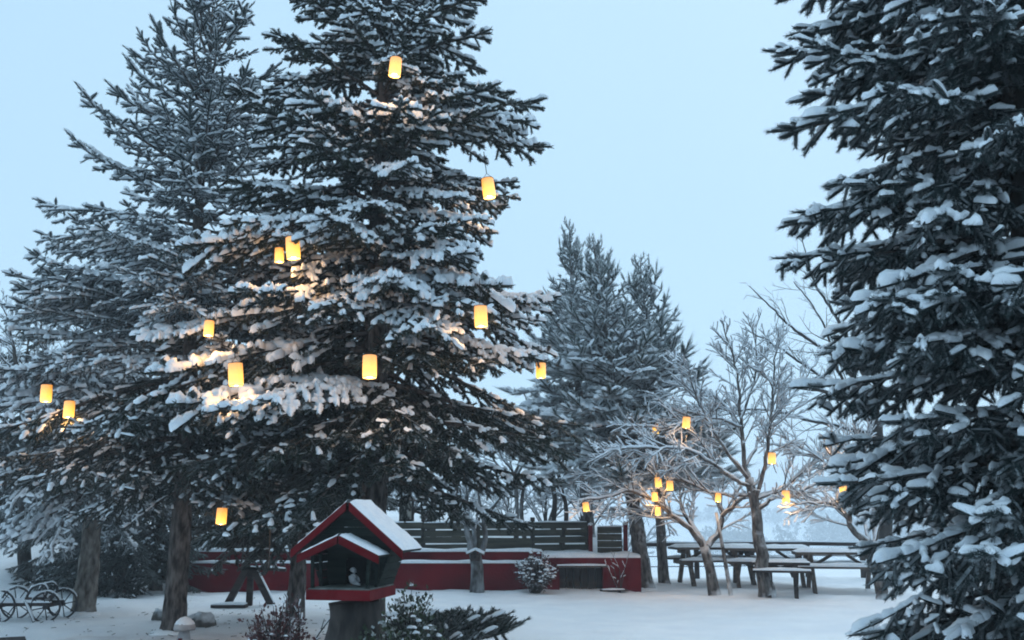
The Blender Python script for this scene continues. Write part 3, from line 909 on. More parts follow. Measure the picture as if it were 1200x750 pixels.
# fruit tree in front of the red wall
bare_tree('fruit_tree', 'small fruit tree with a snow capped nest box fork in front of the red wall',
          pl(20.3, (559, 694, 0, .125), (559, 675, 0, .115), (558, 660, 0, .125), (557, 650, 0, .13)),
          [pl(20.3, (554, 652, 0, .075), (549, 630, 0, .065), (545, 612, 0, .055), (532, 598, -.1, .035), (524, 575, -.2, .015)),
           pl(20.3, (556, 650, 0, .06), (556, 625, .2, .05), (549, 600, .3, .04), (545, 560, .4, .02)),
           pl(20.3, (564, 650, 0, .07), (569, 630, 0, .06), (568, 610, 0, .055), (578, 595, -.1, .035), (590, 578, -.2, .015)),
           pl(20.3, (568, 615, 0, .05), (563, 595, .1, .035), (560, 560, .2, .02))],
          'bark_plastered', seed=21, level=2, P=dict(TW, len={1: .25, 2: .5, 3: .8}))

# dark thin trees behind the fence
for i, (px, Y, r, top, lab) in enumerate([
        (604, 22.6, .055, 520, 'thin snow plastered tree behind the round bush, left one of the pair'),
        (616, 23.0, .055, 530, 'thin snow plastered tree behind the round bush, right one of the pair'),
        (658, 22.4, .06, 500, 'thin dark upright trunk behind the red wall near its hatch'),
        (535, 24.0, .10, 520, 'dark trunk behind the plank fence left of the nest box tree'),
        (648, 25.5, .07, 500, 'grey trunk behind the plank fence, farther back')]):
    b0 = at(px, 640, Y); z0 = gz(b0[0], Y)
    t0 = at(px + 2, top, Y)
    bend = rng.uniform(-.12, .12)
    bare_tree('young_tree', lab, [(b0[0], Y, z0, r), (b0[0] + bend, Y, z0 + .9, r * .85), (b0[0] - bend * .5, Y + .1, z0 + 1.7, r * .7)],
              [[(b0[0] - bend * .5, Y + .1, z0 + 1.65, r * .65), (b0[0] + .1, Y, (z0 + 1.7 + t0[2]) / 2, r * .45), (t0[0], Y, t0[2], .01)],
               [(b0[0], Y, z0 + 1.3, r * .5), (b0[0] - .45, Y - .2, z0 + 1.9, r * .35), (b0[0] - .8, Y - .2, z0 + 2.5, .008)],
               [(b0[0], Y, z0 + 1.5, r * .5), (b0[0] + .4, Y - .2, z0 + 2.1, r * .35), (b0[0] + .9, Y - .1, z0 + 2.4, .008)]],
              'bark_plastered' if i < 2 else 'bark_dark', seed=70 + i, level=2, group='thin trees behind the plank fence', P=dict(TW, up=.05))

# bigger bare trees far behind at the right
bare_tree('bare_tree', 'large bare tree behind the blue spruce spreading thin twigs against the sky',
          pl(25., (1040, 690, 0, .2), (1036, 600, 0, .17), (1030, 520, 0, .14), (1024, 470, 0, .12)),
          [pl(25., (1024, 475, 0, .08), (985, 425, 0, .055), (930, 385, 0, .03), (878, 335, 0, .008)),
           pl(25., (1022, 460, 0, .08), (990, 390, .5, .05), (950, 320, .7, .025), (938, 270, .8, .008)),
           pl(25., (1026, 500, 0, .07), (970, 460, -.8, .045), (910, 450, -1.2, .025), (860, 415, -1.4, .008)),
           pl(25., (1028, 510, 0, .07), (960, 495, .6, .045), (890, 480, 1.2, .025), (830, 490, 1.4, .008)),
           pl(25., (1026, 490, 0, .06), (985, 440, -1, .04), (960, 370, -1.3, .02), (930, 330, -1.4, .008)),
           pl(25., (1026, 480, 0, .06), (960, 440, 1, .04), (900, 400, 1.3, .02), (870, 385, 1.4, .008))],
          'bark_dark', seed=33, level=2, P=dict(sp={1: .2, 2: .3}, len={1: .5, 2: 1.3}, up=.10, wig=.09, curl=.02, h=.008, w=.006))
bare_tree('bare_tree', 'snowy bare tree at the far left edge behind the drooping spruce',
          pl(21., (28, 690, 0, .14), (30, 600, 0, .12), (35, 520, 0, .1), (38, 480, 0, .08)),
          [pl(21., (38, 485, 0, .06), (20, 430, 0, .045), (10, 380, 0, .02), (-5, 340, 0, .008)),
           pl(21., (38, 480, 0, .06), (50, 430, .3, .04), (48, 380, .4, .02), (40, 350, .4, .008)),
           pl(21., (36, 500, 0, .05), (75, 450, -.3, .035), (100, 400, -.4, .018), (110, 370, -.4, .008)),
           pl(21., (35, 520, 0, .05), (0, 490, -.3, .035), (-40, 450, -.4, .01)),
           pl(21., (35, 510, 0, .05), (15, 465, .5, .035), (-25, 420, .6, .01)),
           pl(21., (34, 530, 0, .05), (70, 500, .5, .035), (115, 470, .6, .01))],
          'bark_dark', seed=35, level=2)


def twiggy_shrub(label, loc, R, H, seed, stems=16, heavy=.02, group=None):
    g = np.random.default_rng(seed)
    root = thing('snowy_shrub', label, 'shrub', loc, 0, group)
    w, s = MB(), MB()
    for i in range(stems):
        a = g.uniform(0, 2 * math.pi); q = g.uniform(.2, 1)
        e = V3(math.cos(a) * R * q, math.sin(a) * R * q, H * g.uniform(.6, 1.05) * (1.1 - .35 * q))
        mid = e * .5 + V3(0, 0, H * .12) + g.normal(0, .06, 3)
        p = resample([V3(0, 0, -.05) + g.normal(0, .05, 3) * V3(1, 1, 0), mid, e], .14)
        r = np.linspace(.018, .004, len(p))
        w.tube(p, r, 4, 0, False); ridge(s, p, r, .014, heavy)
        sprout(w, s, p, .015, .004, 2, g, dict(sp={1: .13, 2: .17}, len={1: .28, 2: .6}, up=.02, wig=.16, curl=-.02, w=.013, h=heavy))
    w.build('twigs', M['bark_dark'], root, True)['kind'] = 'stuff'
    s.build('snow', M['snow'], root, True)['kind'] = 'stuff'
    return root


for i, (px, Y, R, H, lab) in enumerate([
        (478, 27.5, 1.5, 1.7, 'snow covered shrub behind the plank fence, just right of the bird house roof'),
        (545, 28.5, 1.6, 1.8, 'snow covered shrub behind the fence and the nest box tree'),
        (597, 27.5, 1.5, 1.8, 'snow covered shrub behind the pair of thin trees'),
        (640, 27.0, 1.5, 2.0, 'snow covered shrub behind the fence near the dark upright trunk'),
        (690, 26.0, 1.4, 2.2, 'snow covered shrub behind the lowest left lantern of the leaning fruit tree'),
        (725, 27.5, 1.4, 2.4, 'snow covered shrub behind the red fence post and thick pine trunk'),
        (420, 28.5, 1.6, 1.8, 'snow covered shrub far behind the bird house')]):
    p = at(px, 610, Y)
    twiggy_shrub(lab, (p[0], Y, gz(p[0], Y) - .05), R, H, 80 + i, 15, .03, 'snow covered shrubs on the slope behind the fence')

# ------------------------------------------------------------------ red wall with hatch, plank fence
def snow_slab(mb, a, b, w, h, seg=.25, m=0, over=.02):
    """lumpy snow lying on a straight ledge from a to b"""
    a = np.asarray(a, float); b = np.asarray(b, float)
    L = np.linalg.norm(b - a); n = max(3, int(L / seg) + 1)
    d = (b - a) / L; sd = unit(np.cross(V3(0, 0, 1), d))
    t = np.linspace(0, 1, n)
    c = a + (b - a) * t[:, None]
    hh = h * rng.uniform(.75, 1.25, n); hh[0] *= .55; hh[-1] *= .55
    wl_ = (w / 2 + over) * rng.uniform(.93, 1.05, n)
    prof = [(-1, 0), (-1, .55), (-.62, .98), (0, 1.05), (.62, .98), (1, .55), (1, 0)]
    v = np.stack([c + sd * (wl_ * x)[:, None] + V3(0, 0, 1) * (hh * z)[:, None] for x, z in prof], 1)
    k = len(prof)
    i = np.arange(n - 1)[:, None] * k; j = np.arange(k - 1)[None, :]
    mb.add(v.reshape(-1, 3), np.stack([i + j, i + k + j, i + k + j + 1, i + j + 1], -1).reshape(-1, 4), m)
    for e in (0, (n - 1) * k):
        mb.add(v.reshape(-1, 3)[e:e + k], [[0, 1, 2, 3], [0, 3, 4, 6], [4, 5, 6, 6]][:2], m)
    return mb


WY = 20.75
wall_xl, wall_xm, wall_xr = -6.95, .62, 2.64
wall = thing('garden_wall', 'long low red garden wall in two steps with snow on its ledges', 'wall', (-3, WY, 0))
O3 = V3(-3, WY, 0)
mb = MB(); mb.box(V3((wall_xl + wall_xm) / 2, WY + .11, .22) - O3, (wall_xm - wall_xl, .22, .64)); mb.build('lower_wall', M['red_wall'], wall)
s_ = MB(); snow_slab(s_, V3(wall_xl, WY + .13, .54) - O3, V3(wall_xm, WY + .13, .54) - O3, .26, .055); s_.build('snow', M['snow'], wall, True)
mb = MB(); mb.box(V3((wall_xl + wall_xm) / 2, WY + .42, .30) - O3, (wall_xm - wall_xl, .22, .92)); mb.build('upper_wall', M['red_wall'], wall)
s_ = MB(); snow_slab(s_, V3(wall_xl, WY + .42, .76) - O3, V3(wall_xm, WY + .42, .76) - O3, .26, .06); s_.build('snow', M['snow'], wall, True)

hx0, hx1, hz = .97, 1.86, .46
wall2 = thing('hatch_wall', 'short red wall block with a dark hatch opening and a thick snow top', 'wall', (1.8, WY - .05, 0))
O4 = V3(1.8, WY - .05, 0)
mb = MB()
mb.box(V3((.63 + hx0) / 2, WY + .35, .20) - O4, (hx0 - .63, .8, .90))
mb.box(V3((hx1 + wall_xr) / 2, WY + .35, .20) - O4, (wall_xr - hx1, .8, .90))
mb.box(V3((hx0 + hx1) / 2, WY + .35, (hz + .65) / 2) - O4, (hx1 - hx0, .8, .65 - hz))
mb.build('wall_body', M['red_wall'], wall2)
MB().box(V3((hx0 + hx1) / 2, WY + .55, .1) - O4, (hx1 - hx0 - .004, .1, .72)).build('hatch_recess', M['dark_hole'], wall2)
for i in range(6):
    x = hx0 + .075 + i * (hx1 - hx0 - .15) / 5
    MB().box(V3(x, WY + .16 + .006 * (i % 2), .15) - O4, (.135, .03, .58)).build('plank', M['wood_dark'], wall2)
mb = MB().box(V3((hx0 + hx1) / 2, WY - .14, hz + .03) - O4, (hx1 - hx0 + .14, .26, .035)); led = mb.build('ledge_board', M['wood_grey'], wall2)
s_ = MB(); snow_slab(s_, V3(hx0 - .05, WY - .14, hz + .048) - O4, V3(hx1 + .05, WY - .14, hz + .048) - O4, .24, .03); s_.build('snow', M['snow'], led, True)
s_ = MB(); snow_slab(s_, V3(.63, WY + .38, .645) - O4, V3(wall_xr, WY + .38, .645) - O4, .78, .10); s_.build('snow', M['snow'], wall2, True)
# leaning board by the hatch
lb = thing('loose_board', 'snowy board lying on the ground by the hatch of the red wall', 'board', (2.05, WY - .35, gz(2.05, WY - .35)), .2)
MB().box((0, 0, .03), (.55, .16, .03)).build('board', M['wood_dark'], lb)
s_ = MB(); snow_slab(s_, V3(-.26, 0, .044), V3(.2, 0, .044), .12, .03); s_.build('snow', M['snow'], lb, True)

fy = 22.35
fence = thing('plank_fence', 'dark weathered plank fence on the terrace behind the red wall', 'fence', (0, fy, .7))
OF = V3(0, fy, .7)
fx = np.arange(-3.2, 2.9, 1.22)
for i in range(len(fx)):
    z = gz(fx[i], fy)
    MB().box(V3(fx[i], fy + .07, .98) - OF, (.10, .09, .95)).build('post', M['wood_dark'], fence)
for i in range(len(fx) - 1):
    for k in range(4):
        za = .80 + k * .155 + rng.uniform(-.012, .012); zb = za + rng.uniform(-.015, .015)
        b_ = MB().beam(V3(fx[i] + .01, fy - .006 * (k % 2), za) - OF, V3(fx[i + 1] - .01, fy - .006 * (k % 2), zb) - OF, .028, .138).build('plank', M['wood_fence'], fence)
        if k == 3:
            s_ = MB(); snow_slab(s_, V3(fx[i] + .02, fy, za + .069) - OF, V3(fx[i + 1] - .02, fy, zb + .069) - OF, .05, .03); s_.build('snow', M['snow'], b_, True)
for px in (692, 733):
    p = at(px, 630, 21.35)
    rp = thing('fence_post', 'red fence post above the hatch' if px == 692 else 'red corner post at the right end of the red wall', 'post', (p[0], 21.35, .66))
    MB().box((0, 0, .32), (.085, .085, .66)).build('shaft', M['red_paint'], rp)
    s_ = MB(); s_.blob((0, 0, .648), (.05, .05, .05)); s_.build('snow', M['snow'], rp, True)
# plywood sheets between the red posts
pa, pb = at(700, 630, 21.4), at(729, 630, 21.4)
sh = thing('panel_screen', 'dark green board screen between the two red posts', 'screen', ((pa[0] + pb[0]) / 2, 21.42, .66))
for k in range(4):
    MB().box((0, -.004 * (k % 2), .10 + k * .145), (pb[0] - pa[0], .025, .138)).build('plank', M['wood_fence'], sh)
s_ = MB(); snow_slab(s_, V3(-(pb[0] - pa[0]) / 2, 0, .604), V3((pb[0] - pa[0]) / 2, 0, .604), .04, .025); s_.build('snow', M['snow'], sh, True)

# ------------------------------------------------------------------ picnic tables and rail fence
def picnic_table(label, loc, rz, L=1.9, wood='wood_grey', top_h=.74, snow_h=.075, group='picnic tables in the snow', W=.78, bench=True, name='picnic_table', cat='table'):
    root = thing(name, label, cat, loc, rz, group)
    npl = 5; pw = W / npl
    for i in range(npl):
        MB().box((0, -W / 2 + pw * (i + .5), top_h), (L + rng.uniform(-.03, .03), pw - .012, .045)).build('plank', M[wood], root)
    s = MB(); v = []
    nx, ny = 14, 6
    xs = np.linspace(-L / 2 - .02, L / 2 + .02, nx); ys = np.linspace(-W / 2 - .02, W / 2 + .02, ny)
    X, Y = np.meshgrid(xs, ys, indexing='ij')
    edge = np.minimum(1, np.minimum(np.minimum(np.arange(nx), nx - 1 - np.arange(nx))[:, None], np.minimum(np.arange(ny), ny - 1 - np.arange(ny))[None, :]))
    Z = top_h + .022 + edge * snow_h * rng.uniform(.85, 1.15, X.shape) + (1 - edge) * .012
    i = np.arange(nx - 1)[:, None] * ny; j = np.arange(ny - 1)[None, :]
    s.add(np.stack([X, Y, Z], -1).reshape(-1, 3), np.stack([i + j, i + ny + j, i + ny + j + 1, i + j + 1], -1).reshape(-1, 4))
    s.build('snow', M['snow'], root, True)
    for e in (-1, 1):
        x = e * (L / 2 - .28)
        for k, sd in enumerate((-1, 1)):
            MB().beam((x + .04 * k, sd * .66, -.06), (x + .04 * k, sd * .22, top_h - .03), .12, .075, 0, (1, 0, 0)).build('leg', M[wood], root)
        MB().box((x - .05, 0, .43), (.045, 1.5 if bench else 1.1, .09)).build('cross_beam', M[wood], root)
        MB().box((x - .05, 0, top_h - .07), (.045, W - .04, .085)).build('cleat', M[wood], root)
        MB().beam((x - .02 - e * .05, 0, .46), (x - e * .45, 0, top_h - .03), .06, .06).build('brace', M[wood], root)
    if bench:
        for sd in (-1, 1):
            for k in range(2):
                pk = MB().box((0, sd * (.60 + k * .13), .49), (L, .12, .04)).build('seat_plank', M[wood], root)
                s = MB(); snow_slab(s, (-L / 2, sd * (.60 + k * .13), .511), (L / 2, sd * (.60 + k * .13), .511), .115, snow_h * .8); s.build('snow', M['snow'], pk, True)
    return root


def on_ground(px, Y, dz=0):
    p = at(px, 680, Y)
    return (p[0], Y, gz(p[0], Y) + dz)


picnic_table('picnic table nearest the blue spruce, wide snowy top and long bench', on_ground(985, 20.6), math.radians(-9), 1.75)
picnic_table('middle picnic table half hidden by the tall bare tree trunk', on_ground(899, 22.0), math.radians(-7), 1.9)
picnic_table('picnic table behind the leaning fruit tree, farthest left of the three big ones', on_ground(838, 22.6), math.radians(6), 1.9)
picnic_table('low dark heavy bench table at the foot of the tall bare tree', on_ground(916, 19.6), math.radians(-14), 1.05, 'wood_dark', .60, .05, None, .5, True)

rail = thing('rail_fence', 'wooden rail fence with snowy top rail behind the picnic tables', 'fence', (6, 24.6, gz(6, 24.6)))
OR = V3(6, 24.6, gz(6, 24.6))
rx = np.arange(3.15, 9.4, 1.35)
for x in rx:
    z = gz(x, 24.6)
    MB().box(V3(x, 24.6, z + .36) - OR, (.11, .11, .92)).build('post', M['wood_dark'], rail)
for i in range(len(rx) - 1):
    za, zb = gz(rx[i], 24.6), gz(rx[i + 1], 24.6)
    for hgt, th in ((.80, .085), (.52, .02), (.28, .02)):
        a_, b_ = V3(rx[i], 24.53, za + hgt) - OR, V3(rx[i + 1] - .004, 24.53, zb + hgt) - OR
        o = MB().beam(a_, b_, th * .7, th).build('rail' if th > .05 else 'wire', M['wood_dark'], rail)
        if th > .05:
            s_ = MB(); snow_slab(s_, a_ + V3(0, 0, th / 2), b_ + V3(0, 0, th / 2), .06, .035); s_.build('snow', M['snow'], o, True)

# the stake leaning by the fruit tree
st = thing('wooden_stake', 'thin pole leaning between the leaning fruit tree and the tall bare tree', 'pole', (*at(857, 693, 19.6)[:2], 0))
b0, t0 = at(857, 693, 19.6), at(839, 596, 19.7)
MB().tube([V3(0, 0, -.1), (t0 - b0) * .5, t0 - b0], [.045, .04, .03], 7).build('shaft', M['bark_bare'], st, True)
s_ = MB(); ridge(s_, resample([V3(0, 0, .1), (t0 - b0)], .2), .04, .02, .02); s_.build('snow', M['snow'], st, True)

# garden table buried in snow behind the plank fence
gt = picnic_table('small garden table buried in snow behind the plank fence by the hanging lamp', on_ground(503, 25.2), .2, .62, 'wood_dark', .62, .11, None, .5, False, 'garden_table')

# ------------------------------------------------------------------ bird house on its stump
HB = at(406, 700, 8.5)
house_rz = math.radians(-12)
stump = thing('tree_stump', 'thick bark covered stump carrying the red and green bird house', 'stump', (HB[0] + .05, 8.72, gz(HB[0], 8.72)))
zt = HB[2] - .05 - gz(HB[0], 8.72)
zz = np.linspace(-.1, zt, 10)
MB().tube(np.stack([.02 * np.sin(zz * 5), .02 * np.cos(zz * 4), zz], 1), .25 + .03 * np.sin(zz * 6) + .06 * (zz < .1), 18, 0, True, .05).build('wood', M['bark_dark'], stump, True)

bh = thing('bird_house', 'dark green bird house with red trimmed snowy gable roof and small porch', 'bird house', (HB[0], 8.5, HB[2]), house_rz)
bh.scale = (.90, .90, .92)
# local: x right, y depth (front y=0), z up; floor top at z=0.09
MB().box((0, .14, .035), (.62, .72, .09)).build('floor_tray', M['red_paint'], bh)
MB().box((0, .14, .086), (.59, .69, .012)).build('floor_board', M['green_floor'], bh)
WB, WT, ZE, ZP = .285, .415, .44, .80      # half widths at floor and eaves, eaves, peak
Y0, Y1 = .05, .50


def half_w(z):
    return WB + (WT - WB) * (z - .09) / (ZE - .09) if z <= ZE else WT * (ZP + .02 - z) / (ZP + .02 - ZE)


# side walls and back of single boards
nb = 5
for sd in (-1, 1):
    for i in range(nb):
        za, zb = .092 + i * (ZE - .092) / nb, .092 + (i + 1) * (ZE - .092) / nb - .006
        xa, xb = half_w(za), half_w(zb)
        v = [(sd * xa, Y0, za), (sd * xb, Y0, zb), (sd * xb, Y1, zb), (sd * xa, Y1, za)]
        v2 = [(x - sd * .022, y, z) for x, y, z in v]
        MB().add(v + v2, [[0, 1, 2, 3], [7, 6, 5, 4], [0, 4, 5, 1], [1, 5, 6, 2], [2, 6, 7, 3], [3, 7, 4, 0]]).build('side_board', M['green_board'], bh)
zs = np.linspace(.092, ZP - .03, 10)
for i in range(9):                                                        # back boards
    za, zb = zs[i], zs[i + 1] - .005
    xa, xb = half_w(za) - .024, half_w(zb) - .024
    for y, nm in ((Y1 - .03, 'back_board'),):
        v = [(-xa, y, za), (xa, y, za), (xb, y, zb), (-xb, y, zb)]
        MB().add(v + [(a, y + .02, c) for a, _, c in v], [[0, 1, 2, 3], [7, 6, 5, 4], [0, 4, 5, 1], [1, 5, 6, 2], [2, 6, 7, 3], [3, 7, 4, 0]]).build(nm, M['green_board'], bh)
zf = np.linspace(ZE - .02, ZP - .035, 6)
for i in range(5):                                                        # front gable boards
    za, zb = zf[i], zf[i + 1] - .005
    xa, xb = half_w(max(za, ZE)), half_w(zb)
    y = Y0 - .003 * (i % 2)
    v = [(-xa, y, za), (xa, y, za), (xb, y, zb), (-xb, y, zb)]
    MB().add(v + [(a, b + .02, c) for a, b, c in v], [[0, 1, 2, 3], [7, 6, 5, 4], [0, 4, 5, 1], [1, 5, 6, 2], [2, 6, 7, 3], [3, 7, 4, 0]]).build('gable_board', M['green_board'], bh)
# inner front wall with a dark doorway
for sd in (-1, 1):
    MB().box((sd * .20, .24, .26), (.19, .02, .335)).build('inner_wall', M['green_board'], bh)
MB().box((0, .24, .385), (.208, .02, .085)).build('inner_lintel', M['green_board'], bh)
MB().box((0, .40, .23), (.3, .012, .27)).build('doorway', M['dark_hole'], bh)
for sd in (-1, 1):
    for x, y in ((.265, -.175), (.275, .04)):
        MB().beam((sd * x, y, .09), (sd * (x + .012), y, .385), .028, .028).build('post', M['green_board'], bh)


def gable_roof(parent, hw, ze, zp, y0, y1, th, mat_, fascia_h, snow_h, tag_, snow_from=None):
    for sd in (-1, 1):
        a, b = V3(0, 0, zp), V3(sd * hw, 0, ze)
        d = unit(b - a); nrm = unit(V3(-d[2] * sd, 0, d[0] * sd)) if False else unit(np.cross(V3(0, 1, 0), d) * 1.0)
        if nrm[2] < 0: nrm = -nrm
        v = []
        for p in (a, b):
            for y in (y0, y1):
                for k in (0, 1): v.append(p + V3(0, y, 0) + nrm * th * k)
        v = np.array(v)
        slab = MB().add(v, [[0, 1, 3, 2], [4, 6, 7, 5], [0, 4, 5, 1], [2, 3, 7, 6], [0, 2, 6, 4], [1, 5, 7, 3]]).build('roof_slope', mat_, parent)
        # fascia board on the front edge
        f0, f1 = a + V3(0, y0 - .013, 0) + nrm * (th + .004), b + V3(0, y0 - .013, 0) + nrm * (th + .004)
        fv = []
        for p in (f0, f1):
            for y in (0, -.022):
                for k in (0, 1): fv.append(p + V3(0, y + .01, 0) - (V3(0, 0, 1) * fascia_h * k))
        MB().add(np.array(fv), [[0, 1, 3, 2], [4, 6, 7, 5], [0, 4, 5, 1], [2, 3, 7, 6], [0, 2, 6, 4], [1, 5, 7, 3]]).build('fascia', M['red_paint'], parent)
        # snow on the slope: a lumpy sheet with rounded edge
        nx, ny = 11, 8
        s = np.linspace(0, 1.0, nx); t = np.linspace(y0 + (0 if snow_from is None else snow_from) - .01, y1 + .01, ny)
        ed = np.minimum(1, np.minimum((nx - 1 - np.arange(nx))[:, None], np.minimum(np.arange(ny), ny - 1 - np.arange(ny))[None, :]))
        hh = th + .006 + ed * snow_h * rng.uniform(.8, 1.15, (nx, ny))
        P = a + (b - a) * s[:, None, None] + V3(0, 1, 0) * t[None, :, None] + (nrm if True else 0) * hh[..., None]
        i = np.arange(nx - 1)[:, None] * ny; j = np.arange(ny - 1)[None, :]
        MB().add(P.reshape(-1, 3), np.stack([i + j, i + ny + j, i + ny + j + 1, i + j + 1], -1).reshape(-1, 4)).build('snow', M['snow'], slab, True)


gable_roof(bh, .535, .40, .83, -.03, .56, .022, M['green_board'], .075, .030, 'main')
gable_roof(bh, .385, .365, .535, -.24, .045, .016, M['green_board'], .07, .018, 'porch')

# the dove on the tray
dv = thing('dove', 'white dove perched in the doorway of the bird house', 'bird', (HB[0] + .015, 8.66, HB[2] + .085), math.radians(-35))
dv.scale = (.82, .82, .82)
g_ = MB()
prof = [(-.045, .150, .004), (-.040, .150, .012), (-.024, .148, .022), (-.005, .150, .026), (.010, .143, .024), (.014, .122, .022), (.012, .10, .030), (.006, .078, .043), (-.0, .055, .047), (.008, .036, .042), (.03, .020, .026), (.06, .010, .016), (.10, .0, .010)]
pts = np.array([(x + .02, 0, z + .01) for x, z, r in prof]); rad = [r for _, _, r in prof]
g_.tube(pts, rad, 12)
g_.build('body', M['dove'], dv, True)
MB().tube([V3(-.022, 0, .158), V3(-.045, 0, .152)], [.006, .001], 6).build('beak', M['beak'], dv, True)
for sd in (-1, 1):
    w_ = MB(); w_.blob((.035, sd * .036, .068), (.055, .012, .032), 10, 4, .03, True, 0, np.array([[.85, 0, .5], [0, 1, 0], [-.5, 0, .85]])); w_.build('wing', M['dove'], dv, True)
    MB().blob((-.018, sd * .021, .166), (.004, .003, .004), 6, 3, 0, True).build('eye', M['dark_hole'], dv, True)
    MB().tube([V3(.015, sd * .015, .03), V3(.015, sd * .015, .0), V3(-.01, sd * .015, -.002)], .004, 5).build('leg', M['beak'], dv, True)

# tiny nest box roof in the fork of the fruit tree
p = at(557, 652, 20.15)
nb_ = thing('nest_box', 'tiny snow roofed nest box in the fork of the small fruit tree', 'nest box', p)
MB().box((0, 0, -.02), (.18, .16, .14)).build('box', M['wood_dark'], nb_)
MB().blob((0, -.085, -.01), (.03, .01, .03), 8, 3, 0, True).build('hole', M['dark_hole'], nb_)
for sd in (-1, 1):
    MB().beam((0, 0, .12), (sd * .17, 0, .045), .24, .02).build('roof_board', M['wood_grey'], nb_)
    s_ = MB(); s_.beam((0, 0, .15), (sd * .18, 0, .07), .25, .045); s_.build('snow', M['snow'], nb_, True)

# ------------------------------------------------------------------ lanterns
def make_lantern(label, p, s=1., wire=.35, group='lit paper lanterns hanging in the trees', watts=2.2, tilt=0.):
    """p: the top centre of the shade; every lantern hangs from a thin wire"""
    root = thing('paper_lantern', label, 'lantern', p, rng.uniform(0, 3), group)
    root.rotation_euler = (rng.normal(0, .07), rng.normal(0, .07), rng.uniform(0, 3)); root.scale = (s * .80, s * .80, s * .84) if p[1] < 15 else (s * .86, s * .86, s * .86)
    link_part('shade', LAN['shade'], root); link_part('bulb', LAN['bulb'], root)
    link_part('top_ring', LAN['ring'], root); link_part('base_ring', LAN['ring'], root, (0, 0, -.255))
    link_part('hanger', LAN['wire'], root, (0, 0, 0), (0, 0, 0), (1, 1, wire / .35))
    ld = bpy.data.lights.new('lantern_glow', 'POINT'); ld.energy = watts; ld.color = (1, .50, .16); ld.shadow_soft_size = .05
    lo = bpy.data.objects.new('lantern_glow', ld); COL.objects.link(lo); lo.parent = root; lo.location = (0, 0, -.32)
    return root


LAN = {}
LAN['shade'] = MB().lathe([(.082, 0), (.085, -.06), (.086, -.13), (.085, -.2), (.083, -.255)], 20).mesh('shade', M['paper'], True)
LAN['bulb'] = MB().blob((0, 0, -.225), (.036, .036, .036), 12, 6, 0, True).mesh('bulb', M['bulb'], True)
LAN['ring'] = MB().tube([(.084 * math.cos(a), .084 * math.sin(a), 0) for a in np.linspace(0, 2 * math.pi, 21)], .004, 5, 0, False).mesh('ring', M['iron'], True)
mb = MB().tube([V3(-.084, 0, 0), V3(0, 0, .07)], .003, 4).tube([V3(.084, 0, 0), V3(0, 0, .07)], .003, 4).tube([V3(0, 0, .07), V3(0, 0, .35)], .0055, 4)
LAN['wire'] = mb.mesh('hanger', M['cable'])

LANTERNS = [   # centre px, depth, size, label
    (464, 79, 10.5, 1.0, 'topmost paper lantern, high in the tall fir'),
    (571, 221, 11.2, 1.1, 'paper lantern hanging at the right edge of the tall fir against the sky'),
    (342, 291, 10.3, 1.1, 'paper lantern at mid height on the left half of the tall fir, brightest there'),
    (327, 299, 10.75, .75, 'small half hidden lantern just left of the one at mid height of the fir'),
    (563, 371, 10.0, 1.0, 'paper lantern sitting above a long snowy bough right of the fir trunk'),
    (433, 430, 9.7, 1.05, 'paper lantern hanging in front of the tall fir trunk under a snowy bough'),
    (275, 439, 10.1, 1.1, 'paper lantern partly covered by twigs in the lower left of the fir'),
    (245, 385, 10.9, .8, 'lantern almost hidden by boughs, up left of the twig covered one'),
    (54, 461, 13.0, 1.05, 'left one of the two lanterns at the left edge of the picture'),
    (81, 480, 12.2, .95, 'right one of the two lanterns at the left edge of the picture'),
    (260, 605, 12.1, .9, 'lowest lantern under the fir, left of the bird house'),
    (634, 434, 12.2, .9, 'lantern mostly hidden at the right end of the fir boughs'),
    (805, 495, 18.0, .95, 'highest lantern of the bare trees, left of the tall bare tree'),
    (768, 503, 19.0, .8, 'faint lantern among twigs left of the highest one in the bare trees'),
    (905, 537, 18.4, .95, 'lantern on the tall bare tree right beside its stem'),
    (771, 565, 19.0, .85, 'upper left of the four lanterns clustered on the leaning fruit tree limb'),
    (785, 569, 18.9, .85, 'upper right of the four lanterns clustered on the leaning fruit tree limb'),
    (767, 582, 19.3, .8, 'third lantern down in the cluster on the leaning fruit tree limb'),
    (771, 599, 19.4, .75, 'lowest of the four lanterns clustered on the leaning fruit tree limb'),
    (686, 594, 18.9, .8, 'single lantern low at the left end of the long fruit tree limb'),
    (842, 583, 19.4, .75, 'lantern in the fork of the leaning fruit tree'),
    (921, 582, 18.1, .95, 'lantern low at the right of the tall bare tree stem'),
    (988, 572, 17.8, .9, 'lantern in the fruit tree below the blue spruce boughs'),
    (974, 512, 17.9, .75, 'lantern peeping out above a blue spruce bough tip'),
    (1135, 343, 8.6, .7, 'lantern glimpsed deep behind the blue spruce boughs'),
]
for px, py, Y, s, lab in LANTERNS:
    p = at(px, py, Y) + V3(0, 0, .108 * s)
    make_lantern(lab, p, s, rng.uniform(.25, .4), watts=9. if Y < 15 else 4.)

